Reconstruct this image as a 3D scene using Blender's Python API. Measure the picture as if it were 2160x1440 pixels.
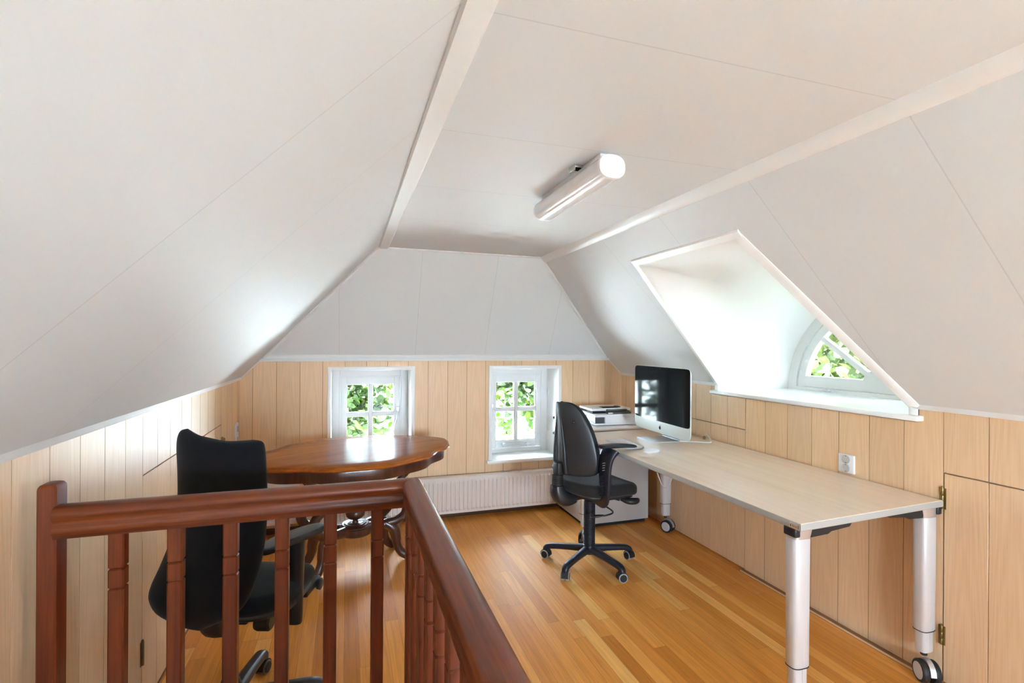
import bpy, bmesh, math, random
from mathutils import Vector, Matrix
R = math.radians
C = bpy.context.scene.collection
for o in list(bpy.data.objects):
    bpy.data.objects.remove(o, do_unlink=True)
sc = bpy.context.scene

# ------------------------------------------------------------------ camera
F_PX, YAW, ROLL, CY, EYE = 1072.12, 0.3154, 0.0066, 725.87, 1.35
cam_d = bpy.data.cameras.new('camera'); cam = bpy.data.objects.new('camera', cam_d); C.objects.link(cam)
cam_d.sensor_width = 36.0; cam_d.lens = F_PX / 2160 * 36.0
cam_d.shift_y = (CY - 720) / 2160; cam_d.clip_start = 0.05; cam_d.clip_end = 200
cam.matrix_world = Matrix.Translation((0, 0, EYE)) @ Matrix.Rotation(-YAW, 4, 'Z') @ Matrix.Rotation(R(90), 4, 'X') @ Matrix.Rotation(ROLL, 4, 'Z')
sc.camera = cam

# ------------------------------------------------------------------ sky, exposure
SKY, BACK_SKY = 20.0, 1.05
w = bpy.data.worlds.new('sky'); sc.world = w; w.use_nodes = True
wt = w.node_tree; bg = wt.nodes['Background']; bg.inputs[0].default_value = (0.67, 0.83, 1.03, 1)
_tc = wt.nodes.new('ShaderNodeTexCoord'); _dt = wt.nodes.new('ShaderNodeVectorMath'); _dt.operation = 'DOT_PRODUCT'; _dt.inputs[1].default_value = (0.1, -0.98, 0.17)
wt.links.new(_tc.outputs['Generated'], _dt.inputs[0])
_mr = wt.nodes.new('ShaderNodeMapRange'); _mr.interpolation_type = 'SMOOTHSTEP'      # sky raised behind the camera to feed the added window
for _i, _v in ((1, .5), (2, .95), (3, SKY), (4, SKY * BACK_SKY)): _mr.inputs[_i].default_value = _v
wt.links.new(_dt.outputs['Value'], _mr.inputs[0]); wt.links.new(_mr.outputs[0], bg.inputs[1])
sc.view_settings.view_transform = 'Standard'; sc.view_settings.look = 'None'
sc.view_settings.gamma = 1.0; sc.view_settings.use_curve_mapping = False
sc.view_settings.exposure = 2.08
sun_d = bpy.data.lights.new('sun', 'SUN'); sun_d.energy = 60.0; sun_d.angle = R(1.0); sun_d.color = (.96, .98, 1.0)
sun = bpy.data.objects.new('sun', sun_d); C.objects.link(sun); sun.location = (-6, 0, 18)
sun.rotation_euler = Vector((.26, .02, -.97)).to_track_quat('-Z', 'Y').to_euler()
sc.cycles.max_bounces = 14; sc.cycles.diffuse_bounces = 10; sc.cycles.glossy_bounces = 4
sc.cycles.transparent_max_bounces = 8
sc.cycles.use_denoising = True
sc.cycles.caustics_reflective = False; sc.cycles.caustics_refractive = False

def portal(name, loc, normal, sx, sy):
    d = bpy.data.lights.new(name, 'AREA'); d.shape = 'RECTANGLE'; d.size = sx; d.size_y = sy
    d.cycles.is_portal = True
    o = bpy.data.objects.new(name, d); C.objects.link(o); o.location = loc
    o.rotation_euler = Vector(normal).to_track_quat('-Z', 'Y' if abs(normal[2]) < .9 else 'X').to_euler()

# ------------------------------------------------------------------ room numbers
XL, XR, YB, YF = -0.70, 2.293, 3.93, -2.2
ZC = 2.0
SL, SR = 1.798, 3.388            # left slope z-x=SL, right slope x+z=SR
XCL, XCR = ZC - SL, SR - ZC      # ceiling edges
ZEL, ZER = SL + XL, SR - XR      # eaves
YH, ZH = 3.53, 1.225             # hip top y, hip foot z
SILZ = 1.062
WINS = [0.187, 1.4015]           # gable window centres
PORT_Y = 4.28

# ------------------------------------------------------------------ materials
def mat(name, col, rough=0.5, metal=0.0, spec=0.5, coat=0.0, coat_rough=0.1):
    m = bpy.data.materials.new(name); m.use_nodes = True
    b = m.node_tree.nodes['Principled BSDF']
    b.inputs['Base Color'].default_value = (*col, 1); b.inputs['Roughness'].default_value = rough
    b.inputs['Metallic'].default_value = metal; b.inputs['Specular IOR Level'].default_value = spec
    b.inputs['Coat Weight'].default_value = coat; b.inputs['Coat Roughness'].default_value = coat_rough
    return m
class NT:
    """small node-writing helper"""
    def __init__(s, m): s.m = m; s.t = m.node_tree; s.b = s.t.nodes['Principled BSDF']
    def n(s, typ, **kw):
        x = s.t.nodes.new(typ)
        for k, v in kw.items(): setattr(x, k, v)
        return x
    def l(s, a, b): s.t.links.new(a, b)
    def math(s, op, a, b=None, c=None):
        x = s.n('ShaderNodeMath', operation=op)
        for i, v in enumerate((a, b, c)):
            if v is None: continue
            if isinstance(v, (int, float)): x.inputs[i].default_value = v
            else: s.l(v, x.inputs[i])
        return x.outputs[0]
    def xyz(s):
        tc = s.n('ShaderNodeTexCoord'); sp = s.n('ShaderNodeSeparateXYZ'); s.l(tc.outputs['Object'], sp.inputs[0])
        return tc.outputs['Object'], sp.outputs
    def comb(s, a, b, c):
        x = s.n('ShaderNodeCombineXYZ')
        for i, v in enumerate((a, b, c)):
            if isinstance(v, (int, float)): x.inputs[i].default_value = v
            else: s.l(v, x.inputs[i])
        return x.outputs[0]
    def noise(s, vec, scale, detail=3, rough=.5, dist=0.0):
        x = s.n('ShaderNodeTexNoise'); x.inputs['Scale'].default_value = scale; x.inputs['Detail'].default_value = detail
        x.inputs['Roughness'].default_value = rough; x.inputs['Distortion'].default_value = dist
        s.l(vec, x.inputs['Vector']); return x.outputs['Fac']
    def ramp(s, fac, stops):
        x = s.n('ShaderNodeValToRGB'); e = x.color_ramp.elements
        while len(e) < len(stops): e.new(0.5)
        for el, (p, c) in zip(e, stops): el.position = p; el.color = (*c, 1)
        s.l(fac, x.inputs[0]); return x.outputs[0]
    def mix(s, fac, a, b, mode='MIX'):
        x = s.n('ShaderNodeMix', data_type='RGBA', blend_type=mode)
        if isinstance(fac, (int, float)): x.inputs[0].default_value = fac
        else: s.l(fac, x.inputs[0])
        for i, v in ((6, a), (7, b)):
            if isinstance(v, tuple): x.inputs[i].default_value = (*v, 1)
            else: s.l(v, x.inputs[i])
        return x.outputs[2]
    def bump(s, h, strength=.2, dist=.01):
        x = s.n('ShaderNodeBump'); x.inputs['Strength'].default_value = strength; x.inputs['Distance'].default_value = dist
        s.l(h, x.inputs['Height']); s.l(x.outputs[0], s.b.inputs['Normal'])
    def col(s, c): s.l(c, s.b.inputs['Base Color'])

def wood(name, cols, axis, rough=.4, coat=0.0, scale=(30, 1.6), seam=None, fine=.25, contrast=(.3, .7)):
    """straight grained wood; axis = grain direction; cols dark, mid, light"""
    m = mat(name, cols[1], rough, coat=coat, coat_rough=.12); k = NT(m); co, xyz = k.xyz()
    mp = k.n('ShaderNodeMapping'); k.l(co, mp.inputs[0])
    sc_ = [scale[0]] * 3; sc_[axis] = scale[1]; mp.inputs['Scale'].default_value = sc_
    f = k.noise(mp.outputs[0], 1.0, 5, .6, .6)
    c = k.ramp(f, [(contrast[0], cols[0]), (.5, cols[1]), (contrast[1], cols[2])])
    mp2 = k.n('ShaderNodeMapping'); k.l(co, mp2.inputs[0])
    s2 = [scale[0] * 7] * 3; s2[axis] = scale[1] * 3; mp2.inputs['Scale'].default_value = s2
    f2 = k.noise(mp2.outputs[0], 1.0, 2)
    c = k.mix(fine, c, k.ramp(f2, [(.35, cols[0]), (.65, cols[2])]))
    k.col(c); return m

# wall panels: pale maple laminate boards with a cathedral grain in every board
def maple(name, axis, start):
    m = mat(name, (.72, .53, .35), .42); k = NT(m); co, s = k.xyz()
    u = k.math('DIVIDE', k.math('SUBTRACT', s[axis], start), .1527)
    row = k.math('FLOOR', u); uu = k.math('SUBTRACT', k.math('SUBTRACT', u, row), .5)
    wn = k.n('ShaderNodeTexWhiteNoise', noise_dimensions='1D'); k.l(row, wn.inputs['W'])
    rnd = wn.outputs['Value']
    # cathedral arches : distance field stretched along z, repeated
    zz = k.math('ADD', s[2], k.math('MULTIPLY', rnd, 3.0))
    par = k.math('ADD', k.math('MULTIPLY', zz, 9.0), k.math('MULTIPLY', k.math('MULTIPLY', uu, uu), 42.0))
    nz = k.noise(k.comb(k.math('MULTIPLY', u, 3.0), k.math('MULTIPLY', zz, 1.5), row), 1.6, 3)
    wv = k.math('SINE', k.math('ADD', k.math('MULTIPLY', par, 2.2), k.math('MULTIPLY', nz, 9.0)))
    arch = k.math('MULTIPLY_ADD', wv, .5, .5)
    fine = k.noise(k.comb(k.math('MULTIPLY', u, 34.0), k.math('MULTIPLY', zz, 2.2), row), 1.0, 4, .6)
    tot = k.math('ADD', k.math('MULTIPLY', arch, .16), k.math('MULTIPLY', fine, .84))
    c = k.ramp(tot, [(.2, (.72, .475, .265)), (.52, (.80, .555, .33)), (.82, (.86, .62, .385))])
    tint = k.math('MULTIPLY_ADD', rnd, .10, .95)
    c = k.mix(1.0, c, k.comb(tint, tint, tint), 'MULTIPLY')
    k.col(c); k.bump(fine, .04, .002); return m
MAPLE_Y = maple('maple_boards_side', 1, 1.408)
MAPLE_X = maple('maple_boards_gable', 0, -0.618)
GROOVE = mat('board_groove', (.46, .29, .15), .7)
GAP = mat('door_gap', (.07, .045, .03), .9)

def panel_white(name, axis, start, step, col=(.67, .68, .685)):
    """white ceiling panels, a fine joint every `step` along axis"""
    m = mat(name, col, .55, spec=.3); k = NT(m); co, s = k.xyz()
    u = k.math('DIVIDE', k.math('SUBTRACT', s[axis], start), step)
    fr = k.math('ABSOLUTE', k.math('SUBTRACT', k.math('FRACT', k.math('ADD', u, 20.5)), .5))
    d = k.math('MULTIPLY', fr, step)
    j = k.n('ShaderNodeMapRange'); k.l(d, j.inputs[0]); j.inputs[1].default_value = .0008; j.inputs[2].default_value = .0028
    k.col(k.mix(j.outputs[0], (.575, .57, .56), col)); k.bump(j.outputs[0], .12, .002); return m
WHITE_Y = panel_white('white_panels', 1, .96, .5725)
WHITE_X = panel_white('white_panels_hip', 0, .50, .548)
PAINT_T = mat('white_trim_paint', (.76, .755, .74), .4)
PAINT = mat('white_gloss_paint', (.88, .88, .87), .3)
PAINT_W = mat('white_window_paint', (.78, .78, .77), .35)
DORM = mat('white_dormer_lining', (.88, .875, .86), .45)

def oak_floor():
    m = mat('oak_strip_floor', (.5, .24, .07), .42, spec=.28); k = NT(m); co, s = k.xyz()
    W, L = .0625, 1.15
    u = k.math('DIVIDE', s[0], W); row = k.math('FLOOR', u)
    w1 = k.n('ShaderNodeTexWhiteNoise', noise_dimensions='1D'); k.l(row, w1.inputs['W'])
    v = k.math('ADD', k.math('DIVIDE', s[1], L), k.math('MULTIPLY', w1.outputs['Value'], 7.3)); cl = k.math('FLOOR', v)
    w2 = k.n('ShaderNodeTexWhiteNoise', noise_dimensions='2D'); k.l(k.comb(row, cl, 0.0), w2.inputs['Vector'])
    rnd = w2.outputs['Value']
    c = k.ramp(rnd, [(0.0, (.58, .215, .032)), (.15, (.66, .262, .043)), (.62, (.73, .305, .055)), (.90, (.79, .35, .072)), (1.0, (.86, .48, .14))])
    g = k.noise(k.comb(k.math('MULTIPLY', s[0], 90.0), k.math('MULTIPLY', s[1], 3.0), k.math('MULTIPLY', rnd, 40.0)), 1.0, 5, .62, .8)
    c = k.mix(.42, c, k.mix(1.0, c, k.ramp(g, [(.3, (.55, .50, .42)), (.5, (.95, .93, .9)), (.72, (1.3, 1.3, 1.3))]), 'MULTIPLY'))
    fu = k.math('ABSOLUTE', k.math('SUBTRACT', k.math('FRACT', u), .5)); fv = k.math('ABSOLUTE', k.math('SUBTRACT', k.math('FRACT', v), .5))
    gu = k.math('GREATER_THAN', fu, .5 - .0007 / W); gv = k.math('GREATER_THAN', fv, .5 - .0008 / L)
    gap = k.math('MAXIMUM', gu, gv)
    c = k.mix(k.math('MULTIPLY', gap, .55), c, (.16, .07, .02)); k.col(c)
    rr = k.math('MULTIPLY_ADD', g, .14, .36); k.l(rr, k.b.inputs['Roughness'])
    k.bump(k.math('SUBTRACT', k.math('MULTIPLY', g, .25), gap), .12, .002); return m
OAK = oak_floor()
MAHO_X = wood('mahogany_rail_x', ((.065, .0095, .001), (.16, .027, .003), (.25, .055, .007)), 0, .36, .12, (34, 2.2))
MAHO_Y = wood('mahogany_rail_y', ((.065, .0095, .001), (.16, .027, .003), (.25, .055, .007)), 1, .36, .12, (34, 2.2))
MAHO_Z = wood('mahogany_rail_z', ((.07, .010, .001), (.15, .024, .0025), (.21, .040, .005)), 2, .40, .08, (34, 2.2))
TABLE_TOP = wood('walnut_table_top', ((.24, .058, .006), (.34, .095, .011), (.42, .135, .02)), 0, .24, 0, (16, 1.4), fine=.35)
TABLE_TOP.node_tree.nodes['Principled BSDF'].inputs['Specular IOR Level'].default_value = .12
TABLE_DK = wood('walnut_table_frame', ((.030, .009, .005), (.060, .019, .010), (.10, .033, .018)), 2, .33, .25, (20, 3))
DESK_TOP = wood('beech_desk_laminate', ((.75, .60, .465), (.83, .69, .55), (.87, .74, .61)), 1, .36, .1, (22, 1.2), fine=.2)
EDGE = mat('grey_desk_edge', (.40, .395, .37), .5)
ALU = mat('satin_aluminium', (.66, .65, .66), .34, .75)
ALU2 = mat('bright_aluminium', (.74, .75, .76), .3, .85)
SILVER = mat('silver_paint', (.62, .615, .62), .4, .25)
CABINET = mat('grey_cabinet_lacquer', (.50, .485, .475), .35)
CAB_TOP = mat('white_cabinet_lacquer', (.78, .78, .79), .35)
BLACK = mat('black_plastic', (.016, .017, .019), .38)
BLACK_R = mat('black_rubber', (.012, .012, .013), .6)
CHARC = mat('charcoal_plastic_shell', (.026, .030, .033), .36)
NAVYBLK = mat('blue_black_plastic', (.014, .018, .028), .34)
SCREEN = mat('black_screen_glass', (.004, .004, .005), .06, spec=.07)
PLASTIC_W = mat('white_plastic', (.82, .82, .83), .35)
PLASTIC_G = mat('dark_grey_plastic', (.075, .08, .09), .4)
DARK = mat('dark_recess', (.008, .008, .009), .8)
RIM = mat('pale_grey_tyre', (.36, .36, .36), .5)
BRASS = mat('brass_hinge', (.26, .19, .065), .35, .9)
BRONZE = mat('dull_brown_hinge', (.25, .17, .09), .45, .7)
CHROME = mat('chrome', (.7, .7, .7), .15, 1.0)
RADI = mat('radiator_enamel', (.74, .665, .61), .35)
DIFF = mat('lamp_diffuser_acrylic', (.84, .85, .88), .18, coat=.4)
WARM_BEAD = mat('window_bead_warm', (.86, .85, .72), .4)
def fabric(name, col, rough=.95, scale=900):
    m = mat(name, col, rough, spec=.15); k = NT(m); co, s = k.xyz()
    f = k.noise(co, scale, 2)
    k.col(k.mix(f, tuple(c * .6 for c in col), tuple(min(1, c * 1.4) for c in col))); k.bump(f, .25, .002)
    b = k.b; b.inputs['Sheen Weight'].default_value = .12; b.inputs['Sheen Roughness'].default_value = .5
    return m
FAB_BLK = fabric('black_wool_fabric', (.0065, .0072, .009))
FAB_SEAT = fabric('navy_black_fabric', (.009, .014, .021))
FAB_GRY = fabric('dark_grey_fabric', (.021, .022, .022))
def glass():
    m = bpy.data.materials.new('window_glass'); m.use_nodes = True; t = m.node_tree
    for n in list(t.nodes): t.nodes.remove(n)
    o = t.nodes.new('ShaderNodeOutputMaterial'); mx = t.nodes.new('ShaderNodeMixShader'); a = t.nodes.new('ShaderNodeBsdfTransparent')
    g = t.nodes.new('ShaderNodeBsdfGlossy'); g.inputs['Roughness'].default_value = .02; f = t.nodes.new('ShaderNodeFresnel'); f.inputs[0].default_value = 1.35
    a.inputs[0].default_value = (.97, .985, .975, 1)
    t.links.new(f.outputs[0], mx.inputs[0]); t.links.new(a.outputs[0], mx.inputs[1]); t.links.new(g.outputs[0], mx.inputs[2]); t.links.new(mx.outputs[0], o.inputs[0]); return m
GLASS = glass()
def leafmat(name, stops):
    m = mat(name, stops[0], .5, spec=.3); k = NT(m); co, s = k.xyz()
    g = k.n('ShaderNodeNewGeometry'); f = g.outputs['Random Per Island']
    c = k.ramp(f, [(i / (len(stops) - 1), c) for i, c in enumerate(stops)]); k.col(c)
    k.b.inputs['Subsurface Weight'].default_value = 0
    t = k.n('ShaderNodeBsdfTranslucent'); k.l(k.mix(1.0, c, (1.5, 1.6, .7), 'MULTIPLY'), t.inputs[0])
    mx = k.n('ShaderNodeMixShader'); mx.inputs[0].default_value = .42
    out = [n for n in k.t.nodes if n.type == 'OUTPUT_MATERIAL'][0]
    k.l(k.b.outputs[0], mx.inputs[1]); k.l(t.outputs[0], mx.inputs[2]); k.l(mx.outputs[0], out.inputs[0]); return m
LEAF_A = leafmat('hornbeam_leaves', [(.007, .017, .002), (.012, .026, .0025), (.018, .033, .003), (.012, .023, .004), (.028, .038, .004)])
LEAF_B = leafmat('tree_leaves', [(.024, .038, .008), (.034, .052, .011), (.048, .066, .015), (.07, .08, .021), (.029, .043, .012)])
BARK = mat('bark', (.10, .075, .055), .9)
GRAVEL = mat('pale_gravel', (.44, .48, .47), .9)

# ------------------------------------------------------------------ mesh helpers
def B(): return bmesh.new()
def box(bm, x0, x1, y0, y1, z0, z1, bev=0.0, seg=2, mi=0, M=None):
    vs = [bm.verts.new(v) for v in ((x0, y0, z0), (x1, y0, z0), (x1, y1, z0), (x0, y1, z0), (x0, y0, z1), (x1, y0, z1), (x1, y1, z1), (x0, y1, z1))]
    fs = [bm.faces.new([vs[i] for i in q]) for q in ((3, 2, 1, 0), (4, 5, 6, 7), (0, 1, 5, 4), (1, 2, 6, 5), (2, 3, 7, 6), (3, 0, 4, 7))]
    for f in fs: f.material_index = mi
    if bev > 0:
        es = list({e for f in fs for e in f.edges})
        r = bmesh.ops.bevel(bm, geom=es, offset=bev, segments=seg, affect='EDGES', profile=.5)
        vs = list({v for f in r['faces'] for v in f.verts} | {v for v in vs if v.is_valid})
        for f in r['faces']: f.material_index = mi
    if M is not None:
        bmesh.ops.transform(bm, matrix=M, verts=[v for v in vs if v.is_valid])
    return bm
def loft(bm, rings, cap0=True, cap1=True, closed=True, mi=0):
    rs = [[bm.verts.new(p) for p in r] for r in rings]
    n = len(rs[0])
    for a, b in zip(rs, rs[1:]):
        for i in range(n if closed else n - 1):
            j = (i + 1) % n
            try: bm.faces.new((a[i], a[j], b[j], b[i])).material_index = mi
            except ValueError: pass
    if cap0: bm.faces.new(list(reversed(rs[0]))).material_index = mi
    if cap1: bm.faces.new(rs[-1]).material_index = mi
    return rs
def lathe(bm, prof, n=32, c=(0, 0), mi=0, M=None, caps=True):
    rings = []
    for r, z in prof:
        rings.append([Vector((c[0] + r * math.cos(2 * math.pi * i / n), c[1] + r * math.sin(2 * math.pi * i / n), z)) for i in range(n)])
    if M is not None: rings = [[M @ p for p in r] for r in rings]
    loft(bm, rings, caps, caps, True, mi); return bm
def cr(pts, per=6):
    """Catmull-Rom through points (any dimension tuples)"""
    P = [pts[0]] + list(pts) + [pts[-1]]; out = []
    for i in range(1, len(P) - 2):
        p0, p1, p2, p3 = P[i - 1], P[i], P[i + 1], P[i + 2]
        for s in range(per):
            t = s / per
            out.append(tuple(.5 * (2 * b + (c - a) * t + (2 * a - 5 * b + 4 * c - d) * t * t + (3 * b - a - 3 * c + d) * t ** 3) for a, b, c, d in zip(p0, p1, p2, p3)))
    out.append(tuple(pts[-1])); return out
def sweep(bm, pts, rad, n=12, up=(0, 0, 1), flat=1.0, per=6, mi=0, smooth=True, sq=2.0):
    """tube along pts; rad number or list; flat = ratio of the second axis; sq superellipse power"""
    if not isinstance(rad, (list, tuple)): rad = [rad] * len(pts)
    P = [(*p, r) for p, r in zip(pts, rad)]
    P = cr(P, per) if smooth and len(P) > 2 else P
    V = [Vector(p[:3]) for p in P]; rings = []
    side = None
    for i, v in enumerate(V):
        t = (V[min(i + 1, len(V) - 1)] - V[max(i - 1, 0)]).normalized()
        u = Vector(up)
        s = t.cross(u)
        if s.length < 1e-3: s = side if side is not None else t.orthogonal()
        s.normalize()
        if side is not None and s.dot(side) < 0: s = -s
        side = s; b = s.cross(t).normalized(); r = P[i][3]
        ring = []
        for k in range(n):
            a = 2 * math.pi * k / n; ca, sa = math.cos(a), math.sin(a)
            e = 2 / sq
            ring.append(v + s * (r * math.copysign(abs(ca) ** e, ca)) + b * (r * flat * math.copysign(abs(sa) ** e, sa)))
        rings.append(ring)
    loft(bm, rings, True, True, True, mi); return bm
def sup(n, a, b, e, z, cx=0, cy=0):
    out = []
    for i in range(n):
        t = 2 * math.pi * i / n; c, s = math.cos(t), math.sin(t)
        out.append(Vector((cx + a * math.copysign(abs(c) ** (2 / e), c), cy + b * math.copysign(abs(s) ** (2 / e), s), z)))
    return out
def pill(bm, a, b, z0, z1, e=4, r=.01, n=48, f=None, mi=0, cx=0, cy=0, dome=0.0, seg=4):
    """superellipse slab with rounded rims (half sizes a, b)"""
    rings = []
    for i in range(seg + 1):
        t = i / seg * math.pi / 2; rings.append(sup(n, a - r + r * math.sin(t), b - r + r * math.sin(t), e, z0 + r - r * math.cos(t), cx, cy))
    for i in range(seg + 1):
        t = i / seg * math.pi / 2; rings.append(sup(n, a - r + r * math.cos(t), b - r + r * math.cos(t), e, z1 - r + r * math.sin(t), cx, cy))
    for q in (.75, .5, .25, .04):
        rings.append([Vector((cx + (p.x - cx) * q, cy + (p.y - cy) * q, z1 + dome * (1 - q * q))) for p in sup(n, a - r, b - r, e, z1, cx, cy)])
    if f: rings = [[f(p) for p in r_] for r_ in rings]
    loft(bm, rings, True, True, True, mi); return bm
def obj(name, bm, m, parent=None, ang=38, smooth=True):
    bmesh.ops.recalc_face_normals(bm, faces=bm.faces[:])
    if smooth:
        for f in bm.faces: f.smooth = True
        for e in bm.edges:
            if len(e.link_faces) == 2 and e.calc_face_angle(0) > R(ang): e.smooth = False
    me = bpy.data.meshes.new(name); bm.to_mesh(me); bm.free()
    for x in (m if isinstance(m, (list, tuple)) else [m]): me.materials.append(x)
    o = bpy.data.objects.new(name, me); C.objects.link(o)
    if parent: o.parent = parent
    return o
def tag(o, label, cat, group=None):
    o['label'] = label; o['category'] = cat
    if group: o['group'] = group
    return o
def thing(name, label, cat, loc=(0, 0, 0), rz=0.0, group=None):
    o = bpy.data.objects.new(name, None); C.objects.link(o); o.location = loc; o.rotation_euler = (0, 0, rz)
    o.empty_display_size = .05
    return tag(o, label, cat, group)
def struct(name, bm, m, parent=None, **kw):
    o = obj(name, bm, m, parent, **kw)
    if parent is None: o['kind'] = 'structure'
    return o
def prism(bm, pts, axis, a0, a1, mi=0):
    """extrude a 2-d outline along axis (0 x: pts are (y,z); 1 y: pts are (x,z); 2 z: (x,y))"""
    def P(p, a): return Vector((a, p[0], p[1])) if axis == 0 else Vector((p[0], a, p[1])) if axis == 1 else Vector((p[0], p[1], a))
    return loft(bm, [[P(p, a0) for p in pts], [P(p, a1) for p in pts]], True, True, True, mi)

# ------------------------------------------------------------------ setting: floor, ceiling, walls
WX, WY = 0.125, 1.40             # stair opening: x < WX, y < WY
b = B(); box(b, XL - .1, XR + .1, WY, YB + .1, -.12, 0); box(b, WX, XR + .1, YF - .1, WY, -.12, 0)
struct('floor', b, OAK)
b = B()                           # stairwell lining and the floor of the storey below
box(b, XL - .1, XL, YF - .1, WY, -2.6, 0); box(b, WX, WX + .1, YF - .1, WY, -2.6, -.121); box(b, XL, WX, WY, WY + .1, -2.6, -.121)
box(b, XL, WX, YF - .1, YF, -2.6, 0); box(b, XL - .1, WX + .1, YF - .1, WY + .1, -2.7, -2.6)
struct('wall_stairwell', b, PAINT)

b = B(); box(b, XCL - .05, XCR + .05, YF - .1, YH, ZC, ZC + .06); struct('ceiling', b, WHITE_Y)
def slab(bm, q, nrm, t=.06):
    n = Vector(nrm).normalized() * t
    loft(bm, [[Vector(p) for p in q], [Vector(p) + n for p in q]])
b = B(); slab(b, [(XL - .06, YF - .1, ZEL - .06), (XL - .06, YB + .1, ZEL - .06), (XCL, YB + .1, ZC), (XCL, YF - .1, ZC)], (-1, 0, 1))
struct('ceiling_left', b, WHITE_Y)
# right slope with the dormer opening
DB0, DB1, DT0, DT1, DZ = 1.530, 2.705, 1.765, 2.540, 1.813      # opening: bottom y0,y1, top y0,y1, top height
def rs(y, z): return (SR - z, y, z)
ZB = ZER - .06
b = B()
def yb(t0, t1, z): return t0 + (t1 - t0) * (z - ZER) / (DZ - ZER)
slab(b, [rs(YF - .1, ZB), rs(yb(DB0, DT0, ZB), ZB), rs(DT0, DZ), rs(YF - .1, DZ)], (1, 0, 1))
slab(b, [rs(yb(DB1, DT1, ZB), ZB), rs(YB + .1, ZB), rs(YB + .1, DZ), rs(DT1, DZ)], (1, 0, 1))
slab(b, [rs(YF - .1, DZ), rs(DT0, DZ), rs(DT1, DZ), rs(YB + .1, DZ), rs(YB + .1, ZC), rs(YF - .1, ZC)], (1, 0, 1))
struct('ceiling_right', b, WHITE_Y)
b = B(); slab(b, [(XL - .1, YB, ZH), (XR + .1, YB, ZH), (XR + .1, YH - .0, ZC), (XL - .1, YH - .0, ZC)], (0, 1, .5)); struct('ceiling_back', b, WHITE_X)

def boards(axis, plane, side, grooves, lo, hi, z0, z1, holes, m, name, backs=True):
    """boarded wall: boards between grooves, v-grooved, with rectangular holes (u0,u1,z0,z1). side +1: room lies on the + side"""
    bm = B(); us = sorted({lo, hi} | {g for g in grooves if lo < g < hi} | {u for h in holes for u in h[:2] if lo < u < hi})
    zs = sorted({z0, z1} | {z for h in holes for z in h[2:] if z0 < z < z1}); g = .0007; d = .0035
    gs = set(round(x, 4) for x in grooves)
    def P(u, z, dep): return Vector((plane - side * dep, u, z)) if axis == 1 else Vector((u, plane - side * dep, z))
    for u0, u1 in zip(us, us[1:]):
        for za, zb in zip(zs, zs[1:]):
            cu, cz = (u0 + u1) / 2, (za + zb) / 2
            if any(h[0] < cu < h[1] and h[2] < cz < h[3] for h in holes): continue
            a = u0 + (g if round(u0, 4) in gs else 0); c = u1 - (g if round(u1, 4) in gs else 0)
            e0 = .0016 if round(u0, 4) in gs else 0; e1 = .0016 if round(u1, 4) in gs else 0
            q = [P(a + e0 * .6, za, 0), P(c - e1 * .6, za, 0), P(c - e1 * .6, zb, 0), P(a + e0 * .6, zb, 0)]
            vs = [bm.verts.new(p) for p in q]; bm.faces.new(vs)
            for uu, un, e in ((a + e0 * .6, u0, e0), (c - e1 * .6, u1, e1)):
                if e:
                    f = bm.faces.new([bm.verts.new(p) for p in (P(uu, za, 0), P(uu, zb, 0), P(un, zb, .0022), P(un, za, .0022))]); f.material_index = 1
            q2 = [P(u0, za, d), P(u1, za, d), P(u1, zb, d), P(u0, zb, d)]; q3 = [P(u0, za, .09), P(u1, za, .09), P(u1, zb, .09), P(u0, zb, .09)]
            loft(bm, [q2, q3], mi=1)
    return struct(name, bm, [m, GROOVE], smooth=False)
STEP = .1527
GY = [1.408 + STEP * k for k in range(-24, 17)]
GX = [-.618 + STEP * k for k in range(0, 19)]
D1 = (.47, 1.408, -.001, .846)       # near hatch door, right wall
D2 = (2.4770, 3.2405, -.001, .846)   # hatch door behind the desk
D3 = (2.1715, 3.3931, -.001, .866)   # hatch door in the left wall
boards(1, XR, -1, GY, YF, YB, 0, ZER + .04, [D1, D2, (DB0 - .018, DB1 + .018, SILZ - .02, 9)], MAPLE_Y, 'wall_right')
boards(1, XL, 1, GY, YF, YB, 0, ZEL + .04, [D3], MAPLE_Y, 'wall_left')
WH = [(c - .3080, c + .3080, .385, 1.1705) for c in WINS]
boards(0, YB, -1, GX, XL, XR, 0, ZH + .03, WH, MAPLE_X, 'wall_back')
b = B()
FW = (.33, 1.39, .52, 1.48)          # opening for the added fill window behind the camera
def ywall(bm, y0, y1, xa, xb, za, zb, hole):
    box(bm, xa, hole[0], y0, y1, za, zb); box(bm, hole[1], xb, y0, y1, za, zb)
    box(bm, hole[0], hole[1], y0, y1, za, hole[2]); box(bm, hole[0], hole[1], y0, y1, hole[3], zb)
ywall(b, YF - .1, YF, XL - .1, XR + .1, 0, ZC + .06, FW)
struct('wall_front', b, PAINT)
# outer skin of the walls (roof void, keeps daylight out)
b = B(); box(b, XL - .16, XL - .10, YF - .1, YB + .1, -.1, ZEL); box(b, XR + .10, XR + .16, YF - .1, YB + .1, -.1, ZER - .05)
struct('wall_outer', b, PAINT)

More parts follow.
